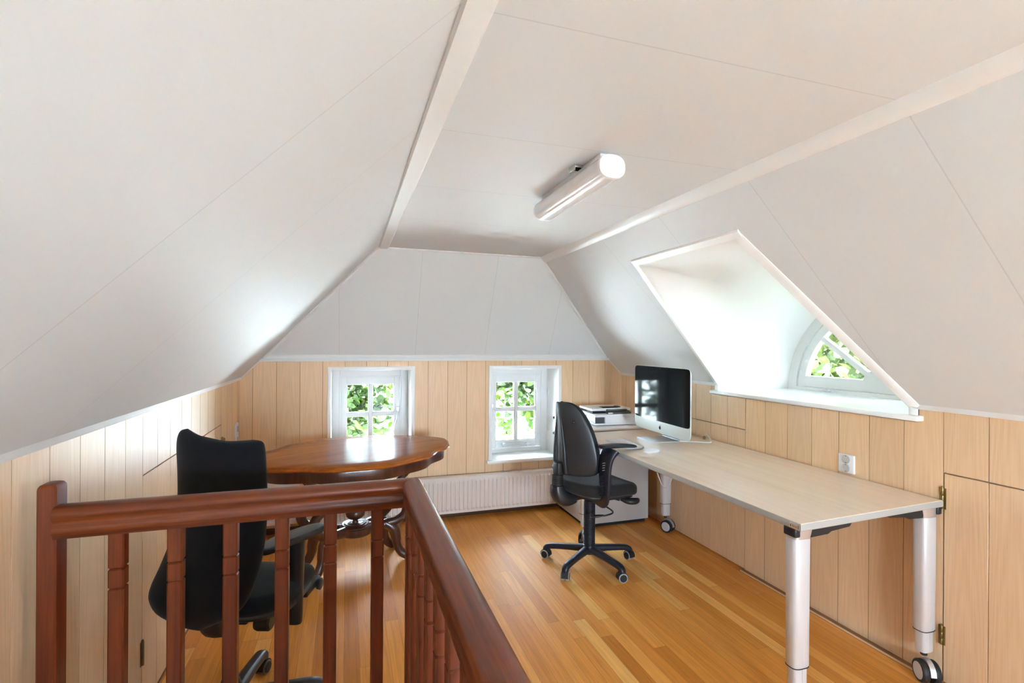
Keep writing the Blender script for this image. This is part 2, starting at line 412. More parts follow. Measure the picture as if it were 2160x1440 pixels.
# hatch doors -------------------------------------------------------
def hatch(name, x, side, d, gr, hinges, hm, hy):
    y0, y1, z0, z1 = d; bm = B(); g = .0035
    ys = [y0 + g] + [q for q in gr if y0 + .01 < q < y1 - .01] + [y1 - g]
    for i, (a, c) in enumerate(zip(ys, ys[1:])):
        a2 = a + (.001 if i else 0); c2 = c - (.001 if i < len(ys) - 2 else 0)
        xa, xb = (x, x - side * .012)
        box(bm, min(xa, xb), max(xa, xb), a2, c2, .006, z1 - g * 1.4, bev=.0012, seg=1)
    xa, xb = x - side * .012, x - side * .03
    box(bm, min(xa, xb), max(xa, xb), y0 + g, y1 - g, .006, z1 - g, mi=1)
    xa, xb = x - side * .030, x - side * .09
    box(bm, min(xa, xb), max(xa, xb), y0 - .02, y1 + .02, -.001, z1 + .02, mi=2)
    o = struct(name, bm, [MAPLE_Y, GROOVE, GAP])
    for (hz0, hz1) in hinges:
        bh = B(); cx = x + side * .004
        n = 3; L = (hz1 - hz0) / n
        for q in range(n): lathe(bh, [(.0045, hz0 + q * L + .0006), (.0052, hz0 + q * L + .002), (.0052, hz0 + (q + 1) * L - .002), (.0045, hz0 + (q + 1) * L - .0006)], 12, (cx, hy))
        box(bh, min(x, x + side * .002), max(x, x + side * .002), hy - .012, hy + .012, hz0, hz1)
        lathe(bh, [(.0045, hz1 - .001), (.0045, hz1 + .004), (.002, hz1 + .007)], 12, (cx, hy))
        obj('hinge', bh, hm, o)
    return o
hatch('door_1', XR, -1, D1, GY, [(.152, .228), (.698, .782)], BRASS, D1[1] + .001)
hatch('door_2', XR, -1, D2, GY, [], BRASS, 0)
hatch('door_3', XL, 1, D3, GY, [(.175, .262)], BRONZE, D3[0] - .002)
b = B(); box(b, XL, XL + .012, D3[1] - .009, D3[1] + .004, .715, .79, bev=.002); box(b, XL + .01, XL + .022, D3[1] - .006, D3[1] + .001, .765, .785, bev=.002)
obj('latch', b, BRONZE, bpy.data.objects['door_3'])

# trims ---------------------------------------------------------------
b = B(); prism(b, [(XCL + .003, ZC - .004), (XCL + .008, ZC - .012), (XCL + .060, ZC - .012), (XCL + .066, ZC - .007), (XCL + .066, ZC + .01), (XCL + .003, ZC + .01)], 1, YF, YH); struct('trim_1', b, PAINT_T)
b = B(); k = .7071
def rsl(s, d): return (XCR + s * k - d * k, ZC - s * k - d * k)      # along right slope, d into room
prism(b, [rsl(-.012, -.004), rsl(-.012, .012), rsl(.004, .018), rsl(.042, .013), rsl(.047, .008), rsl(.047, -.004)], 1, YF, YH); struct('trim_2', b, PAINT_T)
b = B(); prism(b, [(XL - .002, ZEL - .006), (XL + .012, ZEL - .006), (XL + .014, ZEL - .002), (XL + .014, ZEL + .018), (XL + .026, ZEL + .034), (XL + .022, ZEL + .044), (XL - .002, ZEL + .03)], 1, YF, YB); struct('trim_3', b, PAINT_T)
prof_r = [(XR + .002, ZER - .006), (XR - .012, ZER - .006), (XR - .014, ZER - .002), (XR - .014, ZER + .018), (XR - .026, ZER + .034), (XR - .022, ZER + .044), (XR + .002, ZER + .03)]
b = B(); prism(b, prof_r, 1, YF, DB0 - .012); prism(b, prof_r, 1, DB1 + .012, YB); struct('trim_4', b, PAINT_T)
b = B(); box(b, -.575, 2.155, YB - .034, YB, ZH - .008, ZH + .012, bev=.003)
hk = Vector((0, -(YB - YH), ZC - ZH)).normalized(); hn = Vector((0, -hk.z, hk.y))
def hs(s, d): p = Vector((0, YB, ZH)) + hk * s + hn * (-d if hn.y > 0 else d); return (p.y, p.z)
prism(b, [hs(.01, 0), hs(.01, .012), hs(.038, .012), hs(.046, .006), hs(.046, -.002)], 0, -.55, 2.13); struct('trim_5', b, PAINT_T)
b = B()
for xs, xt, ys in ((XL + .0, XCL, 1), (XR, XCR, -1)):   # slim cover strips where the slopes meet the hip
    zt = ZC; z0 = ZH + .02
    x0 = z0 - SL if ys > 0 else SR - z0; x1 = xt
    def hy(z): return YB + (z - ZH) / (ZC - ZH) * (YH - YB)
    p0, p1 = Vector((x0 + ys * .012, hy(z0) - .008, z0 - .0)), Vector((x1 + ys * .012, hy(zt) - .008, zt))
    sweep(b, [p0, p1], .011, 4, smooth=False, up=(0, 1, 0))
struct('trim_6', b, PAINT_T)
b = B(); prism(b, [(YH + .004, ZC - .001), (YH - .014, ZC - .001), (YH - .012, ZC - .008), (YH + .001, ZC - .012)], 0, XCL, XCR); struct('trim_7', b, PAINT_T)
b = B()
for (xa, za, xb_, zb_) in ((XL, ZEL, -.565, ZEL + .135), (XR, ZER, 2.150, ZER + .143)):
    sweep(b, [Vector((xa, YB - .006, za + .004)), Vector((xb_, YB - .006, zb_ + .004))], .0095, 4, smooth=False, up=(0, 1, 0))
struct('trim_8', b, PAINT_T)
b = B(); box(b, XR - .034, XR - .004, .4, 2.472, .0005, .005, mi=0); box(b, XR - .0385, XR - .034, .4, 2.472, .0005, .0075, mi=1)
struct('baseboard_right', b, [wood('dark_floor_strip', ((.20, .08, .02), (.27, .11, .03), (.33, .14, .04)), 1), mat('pale_edge', (.72, .52, .34), .5)])
b = B(); box(b, XL, XR, YB - .012, YB, 0, .042, .002); struct('shade_strip_back', b, wood('dark_shade_strip', ((.05, .022, .008), (.075, .033, .012), (.10, .045, .017)), 0))  # dark strip stands in for the shade below the radiator
b = B(); box(b, XL, XL + .006, WY, YB, 0, .006); struct('baseboard_left', b, mat('dark_joint', (.22, .10, .035), .6))

# ------------------------------------------------------------------ gable windows
def ring(bm, x0, x1, z0, z1, w, ya, yb_, bev=.002, ws=None, mi=0):
    """rectangular frame in the xz plane; w widths left,right,bottom,top"""
    l, r, bo, t = w
    box(bm, x0, x0 + l, ya, yb_, z0, z1, bev, mi=mi); box(bm, x1 - r, x1, ya, yb_, z0, z1, bev, mi=mi)
    box(bm, x0 + l, x1 - r, ya, yb_, z0, z0 + bo, bev, mi=mi); box(bm, x0 + l, x1 - r, ya, yb_, z1 - t, z1, bev, mi=mi)
def gable_window(i, c, hside):
    # reveal lining
    bm = B(); x0, x1, z0, z1 = c - .2875, c + .2875, .42, 1.15
    ya, yo = YB - .002, 4.26
    box(bm, x0 - .02, x0, YB - .001, yo, z0, z1); box(bm, x1, x1 + .02, YB - .001, yo, z0, z1)
    box(bm, x0 - .02, x1 + .02, YB - .001, yo, z1, z1 + .02); box(bm, x0 - .02, x1 + .02, YB - .001, yo, z0 - .035, z0)
    root = struct('window_%d' % i, bm, PAINT_W)
    bm = B(); ring(bm, x0 - .027, x1 + .027, z0 - .0, z1 + .027, (.027, .027, .0001, .027), YB - .014, YB - .0005)
    obj('casing', bm, PAINT, root)
    bm = B(); box(bm, x0 - .045, x1 + .045, YB - .04, YB, z0 - .022, z0 + .002, .004); box(bm, x0 + .001, x1 - .001, YB - .001, 4.17, z0 - .018, z0 + .004, .001)
    obj('sill', bm, PAINT, root)
    bm = B(); ring(bm, x0, x1, z0 + .002, z1, (.056, .056, .035, .062), 4.165, 4.25, .004)
    ring(bm, x0 + .05, x1 - .05, z0 + .03, z1 - .056, (.012, .012, .012, .012), 4.158, 4.166, .002)
    obj('frame', bm, PAINT_W, root)
    # sash
    sx0, sx1, sz0, sz1 = x0 + .059, x1 - .059, z0 + .041, z1 - .066
    px0, px1, pz0, pz1 = c - .1825, c + .1825, .522, 1.028
    bm = B(); ring(bm, sx0, sx1, sz0, sz1, (px0 - sx0, sx1 - px1, pz0 - sz0, sz1 - pz1), 4.168, 4.208, .004)
    box(bm, c - .013, c + .013, 4.172, 4.206, pz0, pz1, .004); zm = .790
    box(bm, px0, c - .013, 4.173, 4.205, zm - .013, zm + .013, .004); box(bm, c + .013, px1, 4.173, 4.205, zm - .013, zm + .013, .004)
    sash = obj('sash', bm, PAINT_W, root)
    bm = B()
    for xa, xb2 in ((px0, c - .013), (c + .013, px1)):
        for za, zb2 in ((pz0, zm - .013), (zm + .013, pz1)):
            ring(bm, xa, xb2, za, zb2, (.006,) * 4, 4.178, 4.20, .001)
    obj('glazing_bead', bm, WARM_BEAD, sash)
    bm = B()
    for xa, xb2 in ((px0, c - .013), (c + .013, px1)):
        for za, zb2 in ((pz0, zm - .013), (zm + .013, pz1)):
            box(bm, xa, xb2, 4.189, 4.193, za, zb2)
    obj('pane', bm, GLASS, sash)
    # fastener at mid height on the opening side, lever hanging down
    hx = sx1 - .018 if hside > 0 else sx0 + .018
    bm = B(); box(bm, hx - .012, hx + .012, 4.152, 4.168, .795, .845, .003)
    sweep(bm, [(hx, 4.150, .80), (hx - hside * .006, 4.142, .78), (hx - hside * .012, 4.140, .735), (hx - hside * .030, 4.142, .69)], [.008, .007, .006, .005], 8)
    obj('handle', bm, ALU2, sash)
    if hside < 0:
        bm = B(); sweep(bm, [(c - .13, 4.150, .485), (c - .10, 4.148, .492), (c + .10, 4.148, .488), (c + .13, 4.15, .482)], .006, 8); box(bm, c - .125, c - .10, 4.145, 4.168, .475, .505, .003); box(bm, c + .085, c + .11, 4.145, 4.168, .475, .50, .003)
        obj('window_stay', bm, ALU2, sash)
        for hz in (.62, .94):
            bm = B(); lathe(bm, [(.005, hz - .02), (.006, hz - .018), (.006, hz + .018), (.005, hz + .02)], 10, (x1 - .004, 4.13)); obj('hinge', bm, PAINT_W, root)
    portal('window_portal_%d' % i, (c, PORT_Y, .785), (0, -1, 0), .56, .70)
gable_window(1, WINS[0], 1); gable_window(2, WINS[1], -1)
# gable wall outside the reveals
b = B()
ys0, ys1 = YB + .09, 4.26
xs = [XL - .16, WINS[0] - .306, WINS[0] + .306, WINS[1] - .306, WINS[1] + .306, XR + .16]
for a_, c_ in ((0, 1), (2, 3), (4, 5)): box(b, xs[a_], xs[c_], ys0, ys1, -.1, 2.1)
for a_, c_ in ((1, 2), (3, 4)): box(b, xs[a_], xs[c_], ys0, ys1, -.1, .39); box(b, xs[a_], xs[c_], ys0, ys1, 1.165, 2.1)
struct('wall_gable', b, PAINT)

# ------------------------------------------------------------------ dormer
XW = 2.885; CWY, CWZ, RW = 2.117, 1.070, .605
b = B()
def opening(t):
    """t 0..1 along left jamb (far side), top, right jamb"""
    if t < .36:
        s = t / .36; z = SILZ + (DZ - SILZ) * s; y = DB1 + (DT1 - DB1) * max(0, (z - ZER) / (DZ - ZER)); x = min(SR - z, XR)
    elif t < .64:
        s = (t - .36) / .28; z = DZ; y = DT1 + (DT0 - DT1) * s; x = SR - DZ
    else:
        s = 1 - (t - .64) / .36; z = SILZ + (DZ - SILZ) * s; y = DB0 + (DT0 - DB0) * max(0, (z - ZER) / (DZ - ZER)); x = min(SR - z, XR)
    return Vector((x, y, z))
def arch(t):
    a = math.pi * t
    return Vector((XW, CWY + RW * math.cos(a), (SILZ if t in (0, 1) else CWZ + RW * math.sin(a)) if a > 0 else SILZ))
ts = sorted(set([i / 72 for i in range(73)] + [.36, .64])); NS = 16
def away(p, c): v = p - c; v.x = 0; return p + v.normalized() * .03
def vault(t):
    a = math.pi * t; z = SILZ + (DZ - SILZ) * math.sin(a) ** .75; g = max(0, (z - ZER) / (DZ - ZER)); y = CWY + .585 * math.cos(a) + .03 * math.sin(a); return Vector((min(SR - z, XR), max(DB0 + (DT0 - DB0) * g, min(DB1 + (DT1 - DB1) * g, y)), z))
rings = []
for j in range(NS + 1):
    f = (j / NS) ** 1.3; inner = [opening(t).lerp(vault(t), 1 - (1 - f) ** 5).lerp(arch(t), f) for t in ts]
    c = Vector((0, CWY, SILZ + .1)); rings.append(inner + [away(p, c) for p in reversed(inner)])
loft(b, rings, True, True, True)
o = struct('ceiling_dormer', b, DORM, ang=75)
b = B()      # cover moulding round the opening, on the slope
def mould(bm, p0, p1, wid, outn):
    p0, p1 = Vector(p0), Vector(p1); up = Vector((-1, 0, -1)).normalized(); o_ = Vector(outn)
    o_ = (o_ - (p1 - p0).normalized() * o_.dot((p1 - p0).normalized())).normalized()
    q = [p0 - o_ * .004 - up * .003, p0 - o_ * .004 + up * .009, p0 + o_ * wid * .8 + up * .009, p0 + o_ * wid + up * .003, p0 + o_ * wid - up * .003]
    d = p1 - p0; loft(bm, [q, [x + d for x in q]])
sz0 = SILZ
jl0, jl1 = Vector((XR, DB1, ZER)), Vector((SR - DZ, DT1, DZ)); jr0, jr1 = Vector((XR, DB0, ZER)), Vector((SR - DZ, DT0, DZ))
mould(b, jl0, jl1, .022, (0, 1, 0)); mould(b, jr0, jr1, .042, (0, -1, 0)); mould(b, jl1 + Vector((0, .02, 0)), jr1 - Vector((0, .04, 0)), .034, (-1, 0, 1))
box(b, XR - .014, XR + .003, DB1 - .004, DB1 + .026, SILZ, ZER + .022, .002); box(b, XR - .014, XR + .003, DB0 - .026, DB0 + .004, SILZ, ZER + .022, .002)
struct('trim_9', b, PAINT)
b = B(); box(b, XR - .046, XR + .001, DB0 - .048, DB1 + .04, SILZ - .022, SILZ, .004); box(b, XR, XW + .04, DB0 - .02, DB1 + .06, SILZ - .03, SILZ - .0005)
root_w3 = B()
def arcband(bm, r0, r1, xa, xb, a0=0.0, a1=math.pi, n=48, base=0.0, mi=0):
    rr = []
    for i in range(n + 1):
        a = a0 + (a1 - a0) * i / n
        c, s = math.cos(a), math.sin(a)
        rr.append([Vector((xa, CWY + r0 * c, CWZ + r0 * s)), Vector((xb, CWY + r0 * c, CWZ + r0 * s)), Vector((xb, CWY + r1 * c, CWZ + r1 * s)), Vector((xa, CWY + r1 * c, CWZ + r1 * s))])
    loft(bm, rr, True, True, True, mi)
arcband(root_w3, RW - .062, RW + .06, XW - .004, XW + .07); box(root_w3, XW - .005, XW + .071, CWY - RW - .061, CWY + RW + .061, CWZ - .06, CWZ + .012, .002)
w3 = struct('window_3', root_w3, PAINT_W)
obj('sill', b, PAINT, w3)
b = B(); RS = RW - .066
arcband(b, RS - .052, RS, XW + .008, XW + .05); box(b, XW + .0095, XW + .0485, CWY - RS + .045, CWY + RS - .045, CWZ + .013, CWZ + .085, .003)
ZS = CWZ + .085; RG = RS - .052
# hub block and radiating glazing bars
arc = [Vector((0, CWY + .085 * math.cos(R(180) * i / 20), ZS - .003 + .062 * math.sin(R(180) * i / 20))) for i in range(21)]
loft(b, [[Vector((XW + .008, p.y, p.z)) for p in arc], [Vector((XW + .046, p.y, p.z)) for p in arc]])
for a in (42, 90, 138):
    d = Vector((0, math.cos(R(a)), math.sin(R(a)))); p0 = Vector((XW + .028, CWY, ZS - .02)) + d * .03; 
    L = RG
    p1 = Vector((XW + .028, CWY, CWZ)) + d * (RG + .012)
    dn = (p1 - p0).normalized(); sd = Vector((0, -dn.z, dn.y)) * .015
    loft(b, [[p + sd - Vector((.016, 0, 0)), p - sd - Vector((.016, 0, 0)), p - sd + Vector((.016, 0, 0)), p + sd + Vector((.016, 0, 0))] for p in (p0, p1)])
sash3 = obj('sash', b, PAINT_W, w3)
b = B(); n = 40
arcp = [Vector((0, CWY + RG * math.cos(math.pi * i / n), CWZ + RG * math.sin(math.pi * i / n))) for i in range(n + 1)]
arcp = [p for p in arcp if p.z > ZS]
loft(b, [[Vector((XW + .026, p.y, p.z)) for p in arcp], [Vector((XW + .030, p.y, p.z)) for p in arcp]])
obj('pane', b, GLASS, sash3)
b = B(); lathe(b, [(.008, 0), (.009, .004), (.009, .010), (.005, .012), (.005, .03)], 14, M=Matrix.Translation((XW - .004, 2.43, CWZ + .004)) @ Matrix.Rotation(R(-90), 4, 'Y'))
sweep(b, [(XW - .035, 2.43, CWZ + .004), (XW - .037, 2.41, CWZ + .003), (XW - .037, 2.375, CWZ + .002)], .0055, 8)
obj('handle', b, ALU2, sash3)
b = B()      # dormer front wall around the arch, outside
for i in range(24):
    a0, a1 = math.pi * i / 24, math.pi * (i + 1) / 24
    q = [Vector((XW + .05, CWY + (RW + .03) * math.cos(a), CWZ + (RW + .03) * math.sin(a))) for a in (a0, a1)]
    q += [Vector((XW + .05, CWY + 1.0 * math.cos(a), CWZ + 1.0 * math.sin(a))) for a in (a1, a0)]
    loft(b, [q, [p + Vector((.03, 0, 0)) for p in q]])
box(b, XW + .05, XW + .08, CWY - 1.0, CWY + 1.0, CWZ - .6, CWZ - .03)
struct('wall_dormer', b, PAINT)
portal('window_portal_3', (XW + .09, CWY, CWZ + .30), (-1, 0, 0), 1.15, .62)
# unseen window added behind the camera for fill light
b = B()
def ring_y(bm, hole, w, ya, yb_): ring(bm, hole[0], hole[1], hole[2], hole[3], (w,) * 4, ya, yb_, .003)
ring_y(b, FW, .055, YF - .09, YF - .02); box(b, (FW[0] + FW[1]) / 2 - .02, (FW[0] + FW[1]) / 2 + .02, YF - .08, YF - .03, FW[2] + .055, FW[3] - .055)
w4 = struct('window_4', b, PAINT_W)
b = B(); box(b, FW[0] + .05, FW[1] - .05, YF - .058, YF - .054, FW[2] + .05, FW[3] - .05); obj('pane', b, GLASS, w4)
portal('window_portal_4', ((FW[0] + FW[1]) / 2, YF - .12, (FW[2] + FW[3]) / 2), (0, 1, 0), FW[1] - FW[0], FW[3] - FW[2])

# ------------------------------------------------------------------ outdoors
b = B(); box(b, -60, 60, -60, 60, -3.2, -3.0); struct('ground', b, GRAVEL)
def leaf_mesh(name, m, spots, size, seed, parent):
    rnd = random.Random(seed); V, Fc = [], []
    for p in spots:
        s = size * rnd.uniform(.65, 1.25)
        d = Vector((rnd.gauss(0, 1), rnd.gauss(0, 1), rnd.gauss(-.5, .7))).normalized()
        nrm = Vector((rnd.gauss(0, .7), rnd.gauss(-.3, .7), rnd.gauss(.9, .6)))
        sd = d.cross(nrm)
        if sd.length < 1e-3: continue
        sd.normalize(); nn = sd.cross(d); p = Vector(p); i = len(V)
        V += [p, p + d * s * .35 + sd * s * .36 + nn * s * .10, p + d * s * .75 + sd * s * .27 + nn * s * .06, p + d * s, p + d * s * .75 - sd * s * .27 + nn * s * .06, p + d * s * .35 - sd * s * .36 + nn * s * .10]
        Fc += [(i, i + 1, i + 2, i + 3), (i, i + 3, i + 4, i + 5)]
    me = bpy.data.meshes.new(name); me.from_pydata([tuple(v) for v in V], [], Fc); me.materials.append(m); me.update()
    o = bpy.data.objects.new(name, me); C.objects.link(o); o.parent = parent; o['kind'] = 'stuff'; return o
def tree(label, base, m, size, clumps, per, seed, trunk_r, twigs):
    t = thing('tree', label, 'tree', base)
    rnd = random.Random(seed); spots = []; bx = Vector(base)
    for (cx, cy, cz, sx, sy, szz, n) in clumps:
        for _ in range(int(n * per)):
            spots.append(Vector((rnd.gauss(cx, sx), rnd.gauss(cy, sy), rnd.gauss(cz, szz))) - bx)
    leaf_mesh('leaves', m, spots, size, seed, t)
    bm = B(); top = max(c[2] for c in clumps) - bx.z
    sweep(bm, [(0, 0, 0), (.05, .03, top * .35), (-.04, .05, top * .7), (.02, 0, top)], [trunk_r, trunk_r * .8, trunk_r * .55, trunk_r * .2], 10); obj('trunk', bm, BARK, t)
    for i, (cx, cy, cz, *_q) in enumerate(clumps[:twigs]):
        bm = B(); e = Vector((cx, cy, cz)) - bx; s = Vector((0, 0, max(.5, e.z * .72)))
        sweep(bm, [s, s.lerp(e, .5) + Vector((0, 0, .12)), e], [trunk_r * .4, trunk_r * .25, .006], 7); obj('branch', bm, BARK, t)
    return t
# clumps: centre, sigmas, weight
tree('leafy green tree crowding the window above the wooden table', (-.7, 6.3, -3), LEAF_A, .085,
     [(-.15, 5.7, 1.05, .20, .35, .26, 1.5), (.02, 5.5, .55, .16, .25, .17, .8), (.34, 5.6, .62, .07, .2, .12, .30), (.30, 5.6, 1.12, .10, .25, .12, .30), (-.5, 5.9, .9, .3, .3, .4, 1.0), (.40, 5.7, .98, .10, .25, .06, .14), (.05, 5.6, .80, .15, .2, .06, .25), (-.6, 6.2, 1.6, .5, .4, .4, .5)], 800, 11, .10, 6)
tree('leafy green tree outside the window by the black task chair', (2.9, 6.6, -3), LEAF_A, .085,
     [(1.72, 5.6, 1.12, .14, .3, .15, 1.6), (2.10, 5.6, 1.08, .15, .3, .16, 1.3), (1.78, 5.5, .84, .12, .2, .05, .30), (2.16, 5.5, .66, .10, .2, .13, .50), (1.70, 5.4, .60, .02, .1, .16, .07), (2.4, 5.9, 1.0, .2, .3, .4, .6), (2.0, 6.2, 1.7, .5, .4, .35, .4)], 850, 23, .10, 6)
tree('tall green tree beyond the arched dormer window', (8.4, 6.0, -3), LEAF_B, .15,
     [(7.5, 5.6, 1.6, .8, 1.1, .9, 1.6), (7.2, 6.4, 1.0, .7, .8, .7, 1.2), (8.2, 4.6, 2.2, .8, .9, 1.0, 1.2), (8.5, 6.6, 2.8, .8, 1.0, .9, 1.0), (8.8, 5.2, .2, .9, 1.2, .8, .8), (7.0, 5.4, 2.6, .6, .8, .6, .7), (6.2, 3.0, 1.6, .6, .9, .9, 1.2), (7.4, 2.0, 2.6, .8, 1.0, .9, 1.0), (6.4, 4.4, 3.4, .8, 1.2, .6, 1.2), (5.4, 2.4, -.4, .6, 1.3, .6, 1.5), (5.6, .2, .8, .7, .9, 1.0, 1.3), (6.0, 2.2, 3.6, .8, 1.3, .6, 1.3), (5.6, 4.6, 1.0, .6, .9, 1.0, 1.1)], 2000, 37, .16, 5)

# ------------------------------------------------------------------ stair railing
rail = thing('stair_railing', 'reddish brown wooden railing with square balusters around the stair opening', 'railing', (-.65, 1.445, 0))
RO = Vector((-.65, 1.445, 0))
def L(v): return Vector(v) - RO
RX, RY, RZ = .178, 1.445, .897      # corner centre, underside of handrail
prof = [(.020, 0), (.0205, .008), (.0255, .012), (.0275, .020), (.0255, .028), (.0215, .034), (.0215, .041), (.0265, .047), (.0285, .055), (.0265, .064), (.020, .0705), (.010, .0742), (0, .0752)]
prof = prof + [(-x, z) for x, z in reversed(prof[:-1])]
b = B(); ra = [L((-.634, RY + p[0], RZ + p[1])) for p in prof]; rb = [L((RX + p[0], RY + p[0], RZ + p[1])) for p in prof]
loft(b, [ra, rb], True, False)
obj('handrail', b, MAHO_X, rail, ang=50)
b = B(); rc = [L((RX + p[0], -.95, RZ + p[1])) for p in prof]; loft(b, [rb, rc], False, True)
obj('handrail', b, MAHO_Y, rail, ang=50)
def sqpost(bm, cx, cy, hx, hy, lev):
    rings_ = []
    for z, ins in lev:
        ch = .0035
        a, c = hx - ins, hy - ins
        pts = [(-a + ch, -c), (a - ch, -c), (a, -c + ch), (a, c - ch), (a - ch, c), (-a + ch, c), (-a, c - ch), (-a, -c + ch)]
        rings_.append([L((cx + x, cy + y, z)) for x, y in pts])
    loft(bm, rings_)
b = B(); sqpost(b, -.649, 1.458, .019, .026, [(0, 0), (1.008, 0), (1.014, .001), (1.019, .004), (1.021, .009)]); obj('newel_post', b, MAHO_Z, rail, ang=28)
zt = RZ + .002
lev = [(0, 0)]
for zc_ in (.120, .165, .765, .812): lev += [(zc_ - .0035, 0), (zc_, .0032), (zc_ + .0035, 0)]
lev += [(zt, 0)]
for x in (-.515, -.395, -.2745, -.155, -.037, .085):
    b = B(); sqpost(b, x, 1.448, .0165, .0165, lev); obj('baluster', b, MAHO_Z, rail, ang=28)
for i in range(20):
    y = 1.440 - .12 * i
    b = B(); sqpost(b, RX, y, .0165, .0165, lev); obj('baluster', b, MAHO_Z, rail, ang=28)

# ------------------------------------------------------------------ carved oval table
TX, TY, TA = .06, 3.24, R(20)
tab = thing('side_table', 'dark polished wooden pedestal table with scalloped oval top under the window', 'table', (TX, TY, 0), TA)
ZT = .705
def outl(sc_, n=160, z=0.0):
    out = []
    for i in range(n):
        a = 2 * math.pi * i / n
        f = 1 + .042 * math.cos(4 * a) + .015 * math.cos(12 * a) - .005 * math.cos(8 * a)
        out.append(Vector(((.60 * f + sc_) * math.cos(a), (.455 * f + sc_) * math.sin(a), z)))
    return out
b = B()
rg = [outl(-.032, z=ZT - .026), outl(-.012, z=ZT - .026), outl(-.004, z=ZT - .022), outl(0, z=ZT - .017), outl(-.002, z=ZT - .011), outl(-.010, z=ZT - .008), outl(-.012, z=ZT - .004), outl(-.018, z=ZT)]
for q in (.8, .6, .4, .2, .03): rg.append([Vector((p.x * q, p.y * q, ZT)) for p in outl(-.018)])
loft(b, rg); obj('table_top', b, TABLE_TOP, tab, ang=45)
b = B(); loft(b, [outl(-.060, z=ZT - .0255), outl(-.038, z=ZT - .0255), outl(-.036, z=ZT - .034), outl(-.036, z=ZT - .085), outl(-.040, z=ZT - .090), outl(-.060, z=ZT - .090)], True, True)
obj('apron', b, TABLE_DK, tab, ang=45)
b = B(); lathe(b, [(.02, .185), (.075, .185), (.095, .195), (.100, .205), (.100, .238), (.094, .243), (.094, .248), (.082, .253), (.078, .257), (.066, .254), (.060, .259), (.046, .256), (.040, .260), (.02, .260)], 40)
obj('pedestal_block', b, TABLE_DK, tab, ang=40)
b = B(); lathe(b, [(r_, z_ - .030) for r_, z_ in [(.020, .2885), (.016, .296), (.014, .304), (.020, .310), (.038, .316), (.053, .330), (.058, .348), (.052, .368), (.034, .386), (.020, .395), (.016, .405), (.024, .414), (.030, .425), (.026, .44), (.014, .452), (.008, .47), (.002, .478)]], 32)
obj('finial', b, TABLE_DK, tab, ang=60)
for az in (-22, 22, 158, 202):
    ca, sa = math.cos(R(az)), math.sin(R(az)); b = B()
    def rp(lst): return [(r * ca, r * sa, z) for r, z in lst]
    upp = (-sa, ca, 0)
    sweep(b, rp([(.36, .617), (.325, .57), (.275, .515), (.225, .470), (.205, .425), (.235, .390), (.285, .365), (.308, .325), (.292, .282), (.245, .252), (.19, .240), (.14, .228), (.085, .222)]),
          [.026, .022, .019, .018, .019, .022, .026, .030, .028, .026, .028, .030, .034], 12, up=upp, flat=.95, per=6)
    sweep(b, rp([(.18, .238), (.225, .205), (.243, .150), (.250, .100), (.275, .052), (.315, .028), (.352, .034), (.378, .062), (.376, .090), (.358, .098)]),
          [.030, .034, .030, .026, .026, .027, .024, .019, .015, .011], 12, up=upp, flat=.95, per=6)
    sweep(b, rp([(.205, .425), (.23, .44), (.255, .435), (.262, .415)]), [.018, .017, .014, .010], 10, up=upp)
    lathe(b, [(.014, .0), (.016, .004), (.016, .010), (.010, .013)], 14, (.318 * ca, .318 * sa))
    obj('leg', b, TABLE_DK, tab, ang=70)

# ------------------------------------------------------------------ radiator and heater
rad = thing('radiator', 'long low white ribbed panel radiator under the gable windows', 'radiator', (.73, 3.86, .05))
def Q(x0, x1, y0, y1, z0, z1): return (x0 - .73, x1 - .73, y0 - 3.86, y1 - 3.86, z0 - .05, z1 - .05)
b = B(); RX0, RX1 = -.20, 1.665
box(b, *Q(RX0, RX1, 3.835, 3.842, .052, .325), .003)
box(b, *Q(RX0, RX1, 3.884, 3.890, .052, .325), .003)
x = RX0 + .03
while x < RX1 - .04:
    rr = []
    for z, ins in ((.072, .0125), (.086, 0), (.291, 0), (.305, .0125)):
        y1 = 3.8355; dep = .0105 if ins == 0 else .0005
        rr.append([Vector((x - .73, y1 - 3.86, z - .05)), Vector((x + .007 - .73, y1 - dep - 3.86, z - .05)), Vector((x + .0225 - .73, y1 - dep - 3.86, z - .05)), Vector((x + .0295 - .73, y1 - 3.86, z - .05))])
    loft(b, rr, True, True)
    x += .0333
obj('front_panel', b, RADI, rad, ang=20)
b = B(); box(b, *Q(RX0 - .003, RX1 + .003, 3.832, 3.893, .3255, .331), .002)
x = RX0 + .02
while x < RX1 - .03:
    box(b, *Q(x, x + .02, 3.848, 3.88, .331, .3325)); x += .03
obj('top_grille', b, RADI, rad)
for x in (RX0, RX1 - .006):
    b = B(); box(b, *Q(x, x + .006, 3.836, 3.889, .055, .3254), .002); obj('side_panel', b, RADI, rad)
for x in (RX0 + .2, RX1 - .2):
    b = B(); box(b, *Q(x - .012, x + .012, 3.891, 3.929, .10, .29)); obj('wall_bracket', b, RADI, rad)
heat = thing('wall_heater', 'small white box heater with round dial behind the left office chair', 'heater', (-.42, 3.90, .09))
b = B(); box(b, -.17, .11, -.055, .028, 0, .31, .006); obj('housing', b, PLASTIC_W, heat)
b = B(); box(b, -.165, .105, -.062, -.055, .0, .035, .002); obj('control_strip', b, PLASTIC_W, heat)
b = B(); lathe(b, [(.030, 0), (.032, .004), (.030, .016), (.026, .018), (.002, .018)], 28, M=Matrix.Translation((.0, -.062, .02)) @ Matrix.Rotation(R(90), 4, 'X')); obj('dial', b, PLASTIC_W, heat)
b = B(); sweep(b, [(-.05, -.02, .004), (-.02, -.03, -.04), (.05, -.04, -.065), (.12, -.035, -.05), (.18, -.02, -.078)], .004, 8); obj('cable', b, PLASTIC_W, heat)

